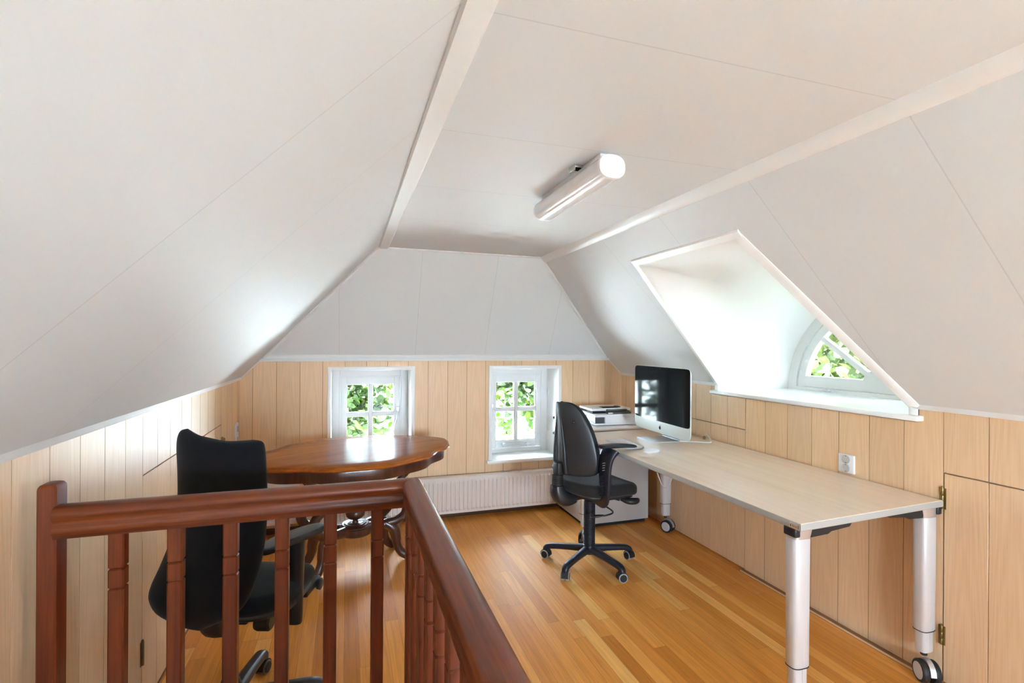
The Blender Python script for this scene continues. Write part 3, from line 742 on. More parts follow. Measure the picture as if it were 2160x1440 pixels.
# ------------------------------------------------------------------ desk
ZD = .735
dk = thing('office_desk', 'long beech topped office desk on silver castor legs along the right wall', 'desk', (1.89, 2.3, 0))
DC = Vector((1.89, 2.3, 0))
dq = [(1.497, 1.358), (2.284, 1.402), (2.284, 3.245), (1.497, 3.205)]
def ins(q, d): return [(q[0][0] + d, q[0][1] + d), (q[1][0] - d, q[1][1] + d), (q[2][0] - d, q[2][1] - d), (q[3][0] + d, q[3][1] - d)]
def dr(q, z): return [Vector((x, y, z)) - DC for x, y in q]
b = B(); loft(b, [dr(ins(dq, .002), ZD - .003), dr(ins(dq, .002), ZD - .0008), dr(ins(dq, .0028), ZD)]); obj('desk_top', b, DESK_TOP, dk)
b = B(); loft(b, [dr(ins(dq, .003), ZD - .027), dr(ins(dq, .0005), ZD - .0248), dr(ins(dq, 0), ZD - .022), dr(ins(dq, 0), ZD - .005), dr(ins(dq, .0015), ZD - .002)]); obj('edge_band', b, EDGE, dk, ang=50)
b = B(); box(b, 1.4958 - DC.x, 1.4975 - DC.x, 1.365 - DC.y, 1.405 - DC.y, ZD - .024, ZD - .006, .0005); 
obj('nameplate', b, ALU2, dk)
b = B(); 
for y0, y1, z0, z1 in ((1.3985, 1.4015, .708 + .006, .708 + .015), (1.3665, 1.3685, .713, .727), (1.391, 1.3925, .716, .722), (1.386, 1.3875, .716, .722), (1.381, 1.3825, .717, .721), (1.3755, 1.377, .716, .721)):
    box(b, 1.4955 - DC.x, 1.4959 - DC.x, y0 - DC.y, y1 - DC.y, z0, z1)
obj('nameplate_lettering', b, DARK, dk)
def desk_leg(x, y, sy, sx, rot, pedal_dir):
    """silver telescopic leg: sx toward desk middle in x, sy toward desk middle in y"""
    M0 = Matrix.Translation(Vector((x, y, 0)) - DC)
    b = B()
    rg = []
    for z, a, c in ((.205, .026, .036), (.208, .0275, .0375), (.66, .029, .039), (.664, .028, .038)): rg.append([M0 @ p for p in sup(28, c, a, 3.2, z)])
    loft(b, rg)
    for s in (-1, 1): box(b, -.003, .003, s * .027 - .001, s * .027 + .001, .21, .655, M=M0)
    leg = obj('leg', b, SILVER, dk)
    b = B(); rg = []
    for z, a, c in ((.118, .022, .030), (.12, .0225, .0305), (.204, .0225, .0305)): rg.append([M0 @ p for p in sup(28, c, a, 3.2, z)])
    loft(b, rg); box(b, -.002, .002, -.0242, -.0222, .12, .204, M=M0); obj('inner_tube', b, SILVER, leg)
    b = B(); rg = []
    for z, a, c in ((.203, .0285, .0385), (.2055, .0285, .0385)): rg.append([M0 @ p for p in sup(28, c, a, 3.2, z)])
    loft(b, rg); obj('collar', b, BLACK, leg)
    b = B(); rg = []
    for z, a, c, off in ((.663, .028, .038, 0), (.675, .031, .041, .002), (.7078, .036, .046, .006)): rg.append([M0 @ (p + Vector((sx * off, sy * off, 0))) for p in sup(28, c, a, 3.4, z)])
    loft(b, rg); obj('leg_head', b, ALU, leg)
    b = B(); box(b, -sx * .036 - .013, -sx * .036 + .013, -.034, .020, .674, .7079, .006, 3, M=M0); obj('corner_cap', b, BLACK, leg)
    b = B(); q = [(sx * .035, .7079), (sx * .245, .7079), (sx * .225, .684), (sx * .135, .676), (sx * .12, .668), (sx * .04, .664)]
    loft(b, [[M0 @ Vector((p[0], -.02, p[1])) for p in q], [M0 @ Vector((p[0], .02, p[1])) for p in q]])
    obj('bracket', b, BLACK, leg)
    b = B(); Mc = M0 @ Matrix.Rotation(rot, 4, 'Z')
    lathe(b, [(.010, .098), (.012, .10), (.012, .118)], 14, M=Mc @ Matrix.Translation((0, 0, .0)))
    off = Matrix.Translation((0, -.020, 0))
    for s in (-1, 1):
        Mw = Mc @ off @ Matrix.Translation((s * .020, 0, .044)) @ Matrix.Rotation(R(90) * s, 4, 'Y')
        lathe(b, [(.034, -.013), (.042, -.011), (.044, -.007), (.044, .007), (.041, .012)], 32, M=Mw, mi=0)
        lathe(b, [(.033, .0115), (.031, .0135), (.0005, .0145)], 28, M=Mw, mi=1)
    rgs = []
    for s in (-.010, .010):
        rgs.append([Mc @ off @ Vector((s, .047 * math.cos(R(a)), .044 + .050 * math.sin(R(a)))) for a in range(-20, 181, 20)])
    loft(b, rgs, mi=2)
    obj('castor', b, [BLACK_R, SILVER, ALU], leg)
desk_leg(1.552, 1.420, 1, 1, R(20), 1)
desk_leg(2.244, 1.445, 1, -1, R(-28), 1)
desk_leg(1.555, 3.135, -1, 1, R(-40), 1)
desk_leg(2.215, 3.165, -1, -1, R(25), 1)
b = B(); box(b, 2.19 - DC.x, 2.22 - DC.x, 1.53 - DC.y, 3.12 - DC.y, .672, .7078, .002); box(b, 1.58 - DC.x, 1.61 - DC.x, 1.50 - DC.y, 3.08 - DC.y, .685, .7078, .002); obj('support_rail', b, PLASTIC_G, dk)

# ------------------------------------------------------------------ cabinet and printer
cab = thing('drawer_cabinet', 'grey metal drawer cabinet standing in the corner beyond the desk', 'cabinet', (1.94, 3.63, 0))
b = B(); box(b, -.267, .264, -.258, .258, .028, .712, .003); obj('body', b, CABINET, cab)
b = B(); box(b, -.25, .25, -.235, .25, .0, .029); obj('plinth', b, DARK, cab)
b = B(); box(b, -.269, .266, -.262, .26, .7125, .735, .003); obj('top_board', b, CAB_TOP, cab)
b = B(); box(b, -.262, .259, -.266, -.2585, .034, .690, .002); obj('door', b, CABINET, cab)
PZ = .7355
pr = thing('printer', 'white and dark grey printer on the corner cabinet behind the monitor', 'printer', (1.968, 3.60, PZ), R(-3))
b = B(); bw = .172
box(b, -bw, bw, -.16, .15, .006, .018, .003); box(b, -.09, bw, -.165, .15, .018, .068, .004); box(b, -bw, -.085, .02, .15, .018, .066, .003); box(b, -bw, bw, -.168, .152, .0665, .086, .006, 3)
obj('body', b, PLASTIC_W, pr)
b = B(); box(b, -bw + .006, -.0905, -.15, .02, .0185, .066); obj('paper_tray', b, PLASTIC_G, pr)
b = B(); box(b, -bw + .004, -.0901, -.148, -.149 + .004, .030, .034); obj('tray_handle', b, ALU2, pr)
for x in (-.1, .1):
    b = B(); box(b, x - .02, x + .02, .1, .14, .0, .0062); obj('foot', b, BLACK_R, pr)
b = B(); box(b, -.06, .135, -.150, .04, .0865, .101, .003); obj('control_panel', b, PLASTIC_G, pr)
b = B(); box(b, -.058, -.02, -.1512, -.1500, .089, .098); obj('display', b, CAB_TOP, pr)
b = B(); box(b, -.155, .150, .02, .15, .0865, .104, .002); box(b, -.165, -.06, -.10, .02, .0865, .1035, .002); obj('paper_output', b, DARK, pr)
b = B(); box(b, -.170, .160, -.095, .152, .104, .123, .005, 3); obj('scanner_lid', b, PLASTIC_W, pr)
b = B(); box(b, -.05, .118, -.118, -.03, .105, .117, .003); obj('document_feeder', b, PLASTIC_G, pr)
b = B(); box(b, -.06, .075, -.06, .02, .1228, .1245, .0005); obj('lid_slot', b, DARK, pr)
b = B(); box(b, .070, .100, -.04, .018, .1232, .131, .003); obj('latch', b, PLASTIC_G, pr)
b = B(); sweep(b, [(.158, .06, .07), (.20, .05, .085), (.225, .03, .06), (.23, .06, .006)], .005, 8); obj('cable', b, BLACK_R, pr)

# ------------------------------------------------------------------ monitor
mo = thing('computer_monitor', 'silver desktop computer with large black screen standing on the desk', 'computer', (1.945, 2.845, ZD), R(-2.6))
# local: screen plane normal -x, width along y
W2, Z0, Z1, ZCH = .327, .043, .476, .118
b = B(); n = 28
def plate(x, a, z0, z1, e=14):
    zc_, h = (z0 + z1) / 2, (z1 - z0) / 2
    return [Vector((x, p.x, zc_ + p.y)) for p in sup(64, a, h, e, 0)]
loft(b, [plate(-.0005, W2 - .001, Z0 + .001, Z1 - .001), plate(0, W2, Z0, Z1), plate(.006, W2, Z0, Z1), plate(.012, W2 * .93, Z0 + .02, Z1 - .025, 8), plate(.022, W2 * .7, Z0 + .06, Z1 - .07, 5), plate(.036, W2 * .40, Z0 + .12, Z1 - .14, 3), plate(.042, W2 * .15, Z0 + .17, Z1 - .19, 2)])
obj('casing', b, mat('pale_silver_metal', (.70, .745, .71), .35, .35), mo, ang=40)
b = B(); q = plate(-.0008, W2 - .003, ZCH, Z1 - .003, 22); q2 = plate(-.0022, W2 - .0035, ZCH + .0005, Z1 - .0035, 22); loft(b, [q, q2]); obj('screen', b, SCREEN, mo)
b = B()      # fruit shaped mark on the chin
ap = []
for i in range(36):
    a = 2 * math.pi * i / 36; r = .0125 * (1 - .16 * abs(math.sin(a)) ** 6 * (1 if math.sin(a) > 0 else .7)); x_, z_ = r * math.cos(a) * .92, r * math.sin(a)
    dx, dz = x_ + .0145, z_ - .001
    if dx * dx + dz * dz < .0055 ** 2:
        k_ = .0055 / math.hypot(dx, dz); x_, z_ = -.0145 + dx * k_, .001 + dz * k_
    ap.append((x_, z_))
zl = (Z0 + ZCH) / 2 - .002
loft(b, [[Vector((-.0008, y_, zl + z_)) for y_, z_ in ap], [Vector((-.0014, y_, zl + z_)) for y_, z_ in ap]])
lf = [(.001, .0125), (.0005, .0165), (.003, .0195), (.0062, .0205), (.0058, .0165), (.0035, .0138)]
loft(b, [[Vector((-.0008, -y_, zl + z_)) for y_, z_ in lf], [Vector((-.0014, -y_, zl + z_)) for y_, z_ in lf]])
obj('logo', b, DARK, mo)
b = B(); pth = [(-.110, .0035), (.060, .0035), (.082, .010), (.088, .03), (.070, .12), (.052, .19), (.036, .235)]
pth = cr(pth, 6); up_, dn = [], []
for i, p in enumerate(pth):
    t = Vector((pth[min(i + 1, len(pth) - 1)][0] - pth[max(i - 1, 0)][0], pth[min(i + 1, len(pth) - 1)][1] - pth[max(i - 1, 0)][1])).normalized(); nn = Vector((-t.y, t.x)) * .003
    up_.append((p[0] + nn.x, p[1] + nn.y)); dn.append((p[0] - nn.x, p[1] - nn.y))
out = up_ + dn[::-1]
for a_, c_ in zip(range(len(pth) - 1), range(1, len(pth))):
    hw = .098
    ringa = [[Vector((up_[i][0], s * hw, up_[i][1])) for s in (-1, 1)] + [Vector((dn[i][0], s * hw, dn[i][1])) for s in (1, -1)] for i in (a_, c_)]
    loft(b, ringa, a_ == 0, c_ == len(pth) - 1)
bmesh.ops.remove_doubles(b, verts=b.verts[:], dist=1e-5)
obj('stand', b, mat('silver_stand', (.55, .58, .60), .35, .6), mo, ang=40)
b = B(); lathe(b, [(.002, 0), (.0025, .0004)], 12, M=Matrix.Translation((-.0022, 0, Z1 - .012)) @ Matrix.Rotation(R(-90), 4, 'Y')); obj('camera_lens', b, PLASTIC_G, mo)
pc = thing('power_cable', 'thin white cable with dark plug lying on the desk behind the monitor', 'cable', (2.2, 2.75, ZD))
b = B(); sweep(b, [(-.17, .0, .004), (-.08, -.05, .004), (-.01, -.09, .004), (.04, -.02, .02), (.055, .03, .035), (.07, .06, .012)], .003, 8); obj('cord', b, PLASTIC_W, pc)
b = B(); sweep(b, [(.03, .02, .008), (.055, .05, .008), (.068, .062, .010)], [.008, .010, .006], 10); obj('plug', b, BRONZE, pc)
cbs = thing('hanging_cable', 'white cable hanging in a loop under the desk edge', 'cable', (2.10, 3.03, .55))
b = B(); sweep(b, [(0, .14, .1575), (0, .125, .02), (.01, .07, -.13), (.012, .0, -.19), (.01, -.07, -.13), (0, -.13, .0), (0, -.15, .1575)], .0035, 8); obj('cord', b, PLASTIC_W, cbs)

kb = thing('keyboard', 'slim white keyboard lying on the desk beside the mouse', 'keyboard', (1.635, 2.765, ZD), R(-4))
b = B(); q0 = [(-.060, -.142, .002), (.055, -.142, .002), (.055, .142, .002), (-.060, .142, .002)]; q1 = [(-.060, -.142, .006), (.055, -.142, .012), (.055, .142, .012), (-.060, .142, .006)]
loft(b, [[Vector(p) for p in q0], [Vector(p) for p in q1]]); sweep(b, [(.05, -.142, .0085), (.05, .142, .0085)], .0082, 12, smooth=False); obj('body', b, ALU2, kb)
b = B()
for r_ in range(6):
    x = -.050 + r_ * .0172; yy = -.136
    ws = [.019] * 14 if r_ != 0 else [.019, .019, .022, .112, .022, .019, .019, .019]
    for w_ in ws:
        zz = .0062 + (x + .06) / .115 * .006
        if yy + w_ > .138: break
        box(b, x, x + .0145, yy, yy + w_ - .0032, zz, zz + .0022, .0006, 1); yy += w_
obj('keys', b, PLASTIC_W, kb)
ms = thing('mouse', 'small rounded white computer mouse on the desk edge side of the keyboard', 'mouse', (1.665, 2.515, ZD), R(-72))
b = B(); pill(b, .029, .056, .003, .016, 2.6, .0065, 40, dome=.007); obj('shell', b, PLASTIC_W, ms, ang=70)
b = B(); pill(b, .026, .052, .0, .0042, 2.6, .001, 40); obj('base', b, ALU2, ms)

# ------------------------------------------------------------------ wall sockets
def socket(label, x, side, y, z, grp, w_, h_, stacked):
    s = thing('wall_socket', label, 'socket', (x, y, z), 0, grp)
    b = B(); xs = sorted((0, side * .012)); box(b, xs[0], xs[1], -w_ / 2, w_ / 2, -h_ / 2, h_ / 2, .004, 3); obj('cover_plate', b, PLASTIC_W, s)
    for k_ in (-1, 1):
        b = B(); M = Matrix.Translation((side * .0115, 0, k_ * stacked)) @ Matrix.Rotation(R(90) * side, 4, 'Y')
        lathe(b, [(.0005, .0005), (.0165, .0005), (.0175, .0035), (.0195, .0040), (.0205, .002)], 28, M=M, mi=0)
        for q_ in (-1, 1): lathe(b, [(.0025, .0004), (.0025, .0012)], 10, (0, q_ * .0095), M=M, mi=1)
        for q_ in (-1, 1): box(b, q_ * .0155 - .001, q_ * .0155 + .001, -.003, .003, .0006, .0032, M=M, mi=1)
        obj('insert', b, [mat('socket_insert', (.55, .54, .52), .45), DARK], s)
    return s
socket('white double wall socket above the desk on the right wall', XR, -1, 1.819, .789, 'wall sockets', .081, .088, .0205)
socket('white double wall socket in the left corner beside the gable wall', XL, 1, 3.805, .735, 'wall sockets', .081, .15, .036)

# ------------------------------------------------------------------ ceiling lamp
lp = thing('ceiling_lamp', 'white tubular fluorescent lamp fixed under the ceiling', 'lamp', (.838, 1.815, ZC))
def oct_(y, s=1.0, dz=0.0):
    pts = []
    for i in range(28):
        a = 2 * math.pi * i / 28 ; c, s_ = math.cos(a), math.sin(a)
        pts.append(Vector((.049 * s * math.copysign(abs(c) ** .8, c), y, -.056 + .040 * s * math.copysign(abs(s_) ** .8, s_))))
    return pts
b = B(); loft(b, [oct_(-.300), oct_(.300)], False, False); obj('diffuser', b, DIFF, lp, ang=60)
for s in (-1, 1):
    b = B(); loft(b, [oct_(s * .299, 1.012), oct_(s * .309, 1.012), oct_(s * .312, .97)]); obj('end_cap', b, PLASTIC_W, lp, ang=50)
b = B(); box(b, -.024, .024, -.27, .27, -.022, -.0005, .002); obj('mounting_tray', b, PLASTIC_W, lp)
b = B(); 
for s in (-.13,): box(b, -.062, -.030, s - .022, s + .022, -.012, -.002, .001); box(b, -.066, -.060, s - .022, s + .022, -.024, -.002, .001)
obj('mounting_clip', b, CHROME, lp)
b = B(); box(b, -.058, -.034, -.145, -.115, -.0135, -.0125); obj('clip_slot', b, DARK, lp)

# ------------------------------------------------------------------ office chairs
def castor_chair(bm, M, r=.026, rim=True):
    for s in (-1, 1):
        Mw = M @ Matrix.Translation((s * .014, 0, r)) @ Matrix.Rotation(R(90) * s, 4, 'Y')
        lathe(bm, [(r * .7, -.009), (r * .98, -.008), (r, -.004), (r, .005), (r * .96, .009), (r * .78, .0095)], 28, M=Mw, mi=1 if rim else 0)
        lathe(bm, [(r * .80, .0085), (r * .76, .011), (r * .3, .0118), (.0005, .0118)], 24, M=Mw, mi=0)
    rg = []
    for s in (-.0195, .0195): rg.append([M @ Vector((s, (r + .004) * math.cos(R(a)), r + (r + .004) * math.sin(R(a)))) for a in range(-10, 191, 20)])
    loft(bm, rg, mi=0)
    lathe(bm, [(.008, r), (.008, r * 2 + .014)], 12, (0, 0), M=M, mi=0)
def star_base(root, az0, rad, z_hub, z_tip, m, castm, rib=True, thick=.022, ox=0.0):
    for k_ in range(5):
        az = R(az0 + 72 * k_); ca, sa = math.cos(az), math.sin(az); b = B()
        pts = [(.02, z_hub), (.10, z_hub - .004), (rad * .62, (z_hub + z_tip) / 2 + .004), (rad - .03, z_tip + .010), (rad, z_tip - .004), (rad + .006, z_tip - .026)]
        sweep(b, [(ox + r_ * ca, r_ * sa, z_) for r_, z_ in pts], [thick * 1.15, thick * 1.05, thick * .95, thick * .92, thick * .88, thick * .72], 14, flat=.85, sq=2.8)
        if rib:
            for q in range(6):
                r_ = rad - .085 + q * .012; z_ = z_tip + .022 - q * .001
                box(b, -.002, .002, -.013, .013, z_ - .002, z_ + .006, .0015, 1, M=Matrix.Translation((r_ * ca, r_ * sa, 0)) @ Matrix.Rotation(az, 4, 'Z'))
        leg = obj('base_leg', b, m, root, ang=50)
        b = B(); castor_chair(b, Matrix.Translation((ox + (rad) * ca, (rad) * sa, 0)) @ Matrix.Rotation(az + R(35 + 40 * k_), 4, 'Z'), .027); obj('castor', b, castm, leg, ang=40)
def backrest(bm, rows, wrap, nu=28, mi=0, M=None, topdip=0.0, eu=2.6):
    """rows: (z, halfwidth, y centre, half thickness); wrap pushes the sides toward +y"""
    rings = []
    H0, H1 = rows[0][0], rows[-1][0]
    for z, hw, yc, th in rows:
        rg = []
        for i in range(nu * 2):
            a = 2 * math.pi * i / (nu * 2); c, s = math.cos(a), math.sin(a)
            u = math.copysign(abs(c) ** (2 / eu), c)
            y = yc + wrap * u * u * (hw / .2) + th * math.copysign(abs(s) ** (2 / 2.2), s)
            v = (z - H0) / (H1 - H0)
            rg.append(Vector((u * hw, y, z + topdip * u * u * max(0, v - .6) / .4)))
        rings.append(rg)
    if M is not None: rings = [[M @ p for p in r] for r in rings]
    loft(bm, rings, mi=mi)
def smooth_rows(rows, per=5): return cr(rows, per)

# task chair in the middle of the room (faces the desk)
ch = thing('office_chair', 'small black office chair with plastic backrest shell pulled up to the desk', 'chair', (1.43, 2.825, 0), R(9 - 90))
CAST = [BLACK_R, RIM]
star_base(ch, 70 - (9 - 90), .275, .098, .070, NAVYBLK, CAST)
b = B(); lathe(b, [(.034, .07), (.040, .075), (.042, .10), (.038, .122), (.034, .125)], 28); obj('base_hub', b, NAVYBLK, ch)
b = B(); pr_ = [(.020, .122), (.034, .124)]
z = .126
while z < .395: pr_ += [(.0355, z), (.0355, z + .0035), (.0318, z + .0045), (.0318, z + .0065)]; z += .0075
pr_ += [(.034, .398), (.026, .408), (.022, .415), (.014, .416)]
lathe(b, pr_, 28); obj('gas_column', b, NAVYBLK, ch, ang=25)
b = B(); lathe(b, [(.012, .41), (.014, .412), (.016, .43), (.022, .445)], 20); box(b, -.055, .055, -.11, .10, .425, .452, .008); box(b, -.03, .03, -.20, .09, .415, .44, .006)
obj('seat_mechanism', b, BLACK, ch)
def seat_f(p):
    q = p.copy(); v = p.y
    q.z += -.03 * (v + .05) - .016 * max(0, (v - .10) / .14) ** 2 + .010 * min(1, abs(p.x) / .22) ** 2 + .018 * max(0, (-v) / .22) ** 2
    q.x *= 1 - .10 * max(0, (-v - .05) / .17); return q
b = B(); pill(b, .225, .215, .456, .530, 4.2, .026, 64, seat_f, dome=.004, cy=.028); obj('seat', b, FAB_GRY, ch, ang=70)
b = B(); pill(b, .205, .195, .440, .466, 4, .010, 64, seat_f, cy=.028); obj('seat_pan', b, BLACK, ch, ang=70)
yb0 = -.172
rows = [(.578, .095, yb0 - .012, .006), (.584, .140, yb0 - .013, .017), (.60, .173, yb0 - .016, .024), (.64, .192, yb0 - .020, .028), (.70, .195, yb0 - .022, .029), (.77, .184, yb0 - .024, .029), (.84, .165, yb0 - .027, .028), (.90, .142, yb0 - .032, .026), (.95, .116, yb0 - .038, .024), (.985, .088, yb0 - .043, .020), (1.003, .058, yb0 - .046, .014), (1.009, .030, yb0 - .047, .006)]
b = B(); backrest(b, smooth_rows([(z, hw, y + .020, t * .75) for z, hw, y, t in rows], 4), .110); obj('back_cushion', b, FAB_GRY, ch, ang=70)
b = B(); backrest(b, smooth_rows([(z, hw + .006, y - .010, t * .62) for z, hw, y, t in rows], 4), .110)
bs = obj('backrest_shell', b, CHARC, ch, ang=70)
def bk(z):   # back surface y of the shell at centre
    for (z0, _, y0, t0), (z1, _, y1, t1) in zip(rows, rows[1:]):
        if z0 <= z <= z1: f = (z - z0) / (z1 - z0); return y0 + (y1 - y0) * f - .010 - (t0 + (t1 - t0) * f) * .62
    return yb0
for s in (-1, 1):     # the two raised ribs that run together toward the top
    b = B(); sweep(b, [(s * .050, bk(.60) + .004, .592), (s * .050, bk(.66) + .003, .66), (s * .042, bk(.76) + .003, .76), (s * .027, bk(.86) + .003, .86), (s * .010, bk(.94) + .004, .945)], [.015, .017, .015, .012, .005], 12, up=(0, 1, 0), flat=.7); obj('shell_rib', b, CHARC, bs, ang=70)
for x, z in ((.105, .90), (.115, .645), (-.105, .90), (-.115, .645)):
    hw = .2; yy = bk(z) + .110 * (abs(x) / .17) ** 2 * .75
    b = B(); lathe(b, [(.0085, -.004), (.0085, .002), (.0065, .003), (.005, .0005), (.0005, .0005)], 18, M=Matrix.Translation((x, yy + .006, z)) @ Matrix.Rotation(R(90), 4, 'X') @ Matrix.Rotation(R(-14 if x > 0 else 14), 4, 'Y')); obj('screw_cap', b, BLACK, bs)
b = B(); sweep(b, [(0, -.12, .430), (0, -.165, .428), (0, -.205, .440), (0, -.230, .475), (0, -.234, .515)], [.034, .042, .045, .040, .034], 16, up=(1, 0, 0), flat=1.15, sq=3); sp = obj('back_support', b, BLACK, ch, ang=60)
b = B(); zz = .508; pf = [(.020, .500)]
while zz < .572: pf += [(.034, zz), (.034, zz + .004), (.030, zz + .005), (.030, zz + .007)]; zz += .009
pf += [(.02, .58)]
lathe(b, pf, 24, (0, -.233)); obj('bellows', b, BLACK_R, sp, ang=25)
b = B(); box(b, -.030, .030, -.250, -.200, .575, .655, .010, 3); obj('bracket', b, BLACK, sp)
b = B(); lathe(b, [(.010, 0), (.016, .002), (.018, .012), (.014, .022)], 20, M=Matrix.Translation((-.028, -.228, .615)) @ Matrix.Rotation(R(-90), 4, 'Y')); obj('height_knob', b, BLACK, sp)
for s in (1, -1):
    b = B(); sweep(b, [(s * .09, -.04, .440), (s * .15, -.045, .436), (s * .210, -.055, .448), (s * .235, -.065, .495), (s * .242, -.070, .57), (s * .244, -.068, .66), (s * .244, -.056, .715), (s * .244, -.03, .752)], [.024, .028, .034, .042, .046, .050, .058, .070], 16, up=(0, 1, 0), flat=.30, sq=3.4)
    arm = obj('armrest', b, NAVYBLK, ch, ang=50)
    b = B()
    for q in range(14): box(b, -.006, .006, -.040, .040, -.0016, .0016, .001, 1, M=Matrix.Translation((s * .2485, -.0665 - q * .0003, .50 + q * .0085)))
    obj('grip_ribs', b, NAVYBLK, arm)
    b = B()
    for q in range(4): box(b, -.0012, .0012, -.034, .034, -.0009, .0009, M=Matrix.Translation((s * .2585, -.066, .645 + q * .0135)))
    obj('height_marks', b, RIM, arm)
    b = B(); sweep(b, [(s * .246, -.105, .770), (s * .246, -.09, .775), (s * .245, -.02, .774), (s * .243, .07, .768), (s * .240, .135, .760), (s * .239, .152, .757)], [.018, .030, .034, .031, .026, .014], 18, up=(0, 0, 1), flat=.36, sq=2.6); obj('arm_pad', b, NAVYBLK, arm, ang=70)
b = B(); sweep(b, [(.04, .05, .437), (.13, .07, .434), (.19, .075, .440)], [.006, .006, .008], 10)
sweep(b, [(.175, .10, .437), (.205, .13, .428), (.215, .175, .425), (.205, .205, .430)], [.014, .026, .026, .012], 14, flat=.7); obj('tilt_lever', b, BLACK, ch, ang=60)
b = B(); sweep(b, [(.03, -.02, .430), (.13, .0, .405), (.185, .035, .372), (.165, .005, .350), (.145, -.03, .345)], .005, 8); sweep(b, [(.155, -.01, .348), (.135, -.045, .343), (.12, -.075, .340)], [.008, .014, .009], 12, flat=.6); obj('height_lever', b, BLACK, ch, ang=60)
b = B(); lathe(b, [(.0005, -.006), (.006, -.004), (.007, 0), (.006, .004), (.0005, .006)], 14, M=Matrix.Translation((.16, .095, .432))); obj('lever_ball', b, CHROME, ch)

# high backed chair behind the railing
hb = thing('office_chair', 'large black fabric office chair with tall wide backrest behind the railing', 'chair', (-.356, 1.989, 0), R(71.93 - 90))
star_base(hb, 24, .30, .105, .075, NAVYBLK, [BLACK_R, mat('blue_grey_tyre', (.12, .14, .18), .5)], rib=False, thick=.025, ox=-.024)
b = B(); lathe(b, [(.036, .07), (.042, .075), (.042, .115), (.036, .15), (.028, .172), (.022, .175)], 28, (-.024, 0)); obj('base_hub', b, NAVYBLK, hb)
b = B(); lathe(b, [(.014, .17), (.014, .37)], 20, (-.024, 0)); obj('gas_column', b, CHROME, hb)
b = B(); lathe(b, [(.018, .36), (.030, .362), (.036, .375), (.040, .40), (.04, .42)], 24, (-.024, 0)); box(b, -.07, .07, -.07, .15, .395, .432, .012, 3); obj('seat_mechanism', b, BLACK, hb)
b = B(); lathe(b, [(.010, 0), (.026, .002), (.030, .012), (.030, .05), (.024, .056), (.002, .056)], 24, M=Matrix.Translation((.075, -.02, .385)) @ Matrix.Rotation(R(90), 4, 'Y')); obj('tension_knob', b, BLACK, hb)
def seat_g(p):
    q = p.copy(); v = p.y
    q.z += -.03 * max(0, (v - .10) / .14) ** 2 + .012 * max(0, (-v) / .22) ** 2; return q
b = B(); pill(b, .215, .205, .445, .510, 3.0, .028, 64, seat_g, dome=.004, cy=.062); obj('seat', b, FAB_SEAT, hb, ang=70)
b = B(); pill(b, .205, .185, .425, .452, 3.0, .012, 64, seat_g, cy=.065); obj('seat_pan', b, NAVYBLK, hb, ang=70)
b = B(); box(b, .150, .205, .10, .235, .405, .432, .008, 3); obj('lever_housing', b, BLACK, hb)
b = B(); lathe(b, [(.012, 0), (.020, .002), (.022, .014), (.016, .018), (.001, .018)], 20, M=Matrix.Translation((.205, .195, .415)) @ Matrix.Rotation(R(90), 4, 'Y')); obj('adjuster_knob', b, BLACK, hb)
rowp = [(1336, 400, 432), (1330, 365, 450), (1320, 338, 472), (1305, 311, 492), (1288, 299, 505), (1270, 295, 514), (1245, 302, 524), (1210, 318, 535), (1160, 338, 544), (1110, 352, 548), (1060, 357, 549), (1000, 356, 547), (965, 354, 545), (948, 354, 543), (938, 357, 540), (933, 363, 533), (931, 375, 520)]
rowb = []
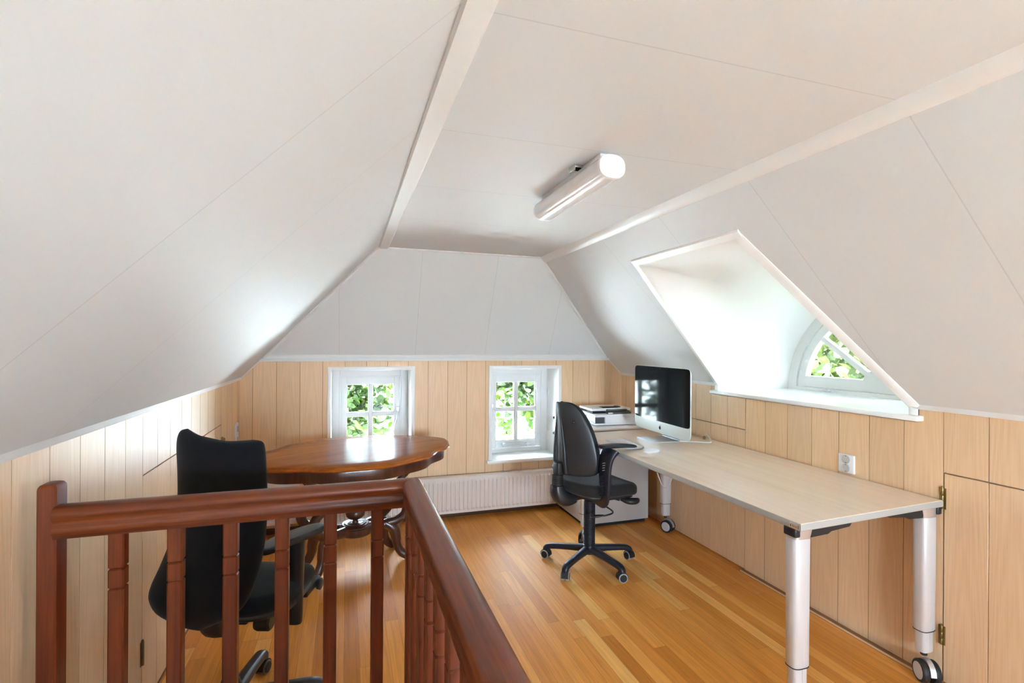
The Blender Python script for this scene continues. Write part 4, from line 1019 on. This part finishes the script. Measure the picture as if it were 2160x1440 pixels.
for i, (py, pa, pb_) in enumerate(rowp):       # height, half width, depth behind the column, half thickness, side shift
    t_ = i / (len(rowp) - 1); zc_ = 1.565 - .02 * t_; xa, xb_ = (pa - 1080) / F_PX * zc_, (pb_ - 1080) / F_PX * zc_
    th_ = .034 * min(1, .18 + i * .24, .15 + (len(rowp) - 1 - i) * .24)
    rowb.append((EYE - (py - 722) / F_PX * zc_, (xb_ - xa) / 2, zc_ - 1.78 + .02, th_, (xa + xb_) / 2 + .955))
def backrest2(bm, rows, wrap, nu=36, eu=3.2):
    rings = []; H0, H1 = rows[0][0], rows[-1][0]
    for z, hw, yc, th, xc in rows:
        rg = []; v = max(0, ((z - H0) / (H1 - H0) - .72) / .28)
        for i in range(nu * 2):
            a = math.pi * i / nu; c, s_ = math.cos(a), math.sin(a); u = math.copysign(abs(c) ** (2 / eu), c)
            rg.append(Vector((xc + u * hw, yc + wrap * u * u + th * math.copysign(abs(s_) ** (2 / 2.2), s_), z + v * v * (.010 * u * u * (1.6 if u < 0 else 1) - .014 * u))))
        rings.append(rg)
    loft(bm, rings)
b = B(); backrest2(b, cr(rowb, 4), .030); obj('backrest', b, FAB_BLK, hb, ang=70)
b = B(); sweep(b, [(0, -.04, .415), (0, -.11, .415), (0, -.15, .45), (0, -.165, .52), (0, -.17, .58)], [.03, .03, .03, .028, .024], 14, up=(1, 0, 0), flat=1.2, sq=3); obj('back_support', b, BLACK, hb, ang=60)
for s in (1, -1):
    b = B(); sweep(b, [(s * .12, .03, .42), (s * .16, .03, .405), (s * .185, .03, .405)], [.018, .018, .016], 12, flat=.7)
    sweep(b, [(s * .190, .03, .358), (s * .190, .03, .362), (s * .191, .03, .45), (s * .192, .03, .56), (s * .192, .03, .628), (s * .188, .03, .648)], [.020, .024, .025, .027, .030, .040], 18, up=(0, 1, 0), flat=.75, sq=2.8)
    arm = obj('armrest', b, NAVYBLK, hb, ang=60)
    b = B(); M = Matrix.Translation((.182 if s > 0 else -.160, .03 if s > 0 else .07, .655)) @ Matrix.Rotation(R(-30) if s > 0 else R(-4), 4, 'Z')
    def pf_(p, M=M): return M @ (p + Vector((0, 0, -.010 * max(0, (-p.y - .05) / .08))))
    pill(b, .044, .130, -.008, .016, 2.7, .009, 44, pf_, dome=.002); obj('arm_pad', b, NAVYBLK, arm, ang=70)
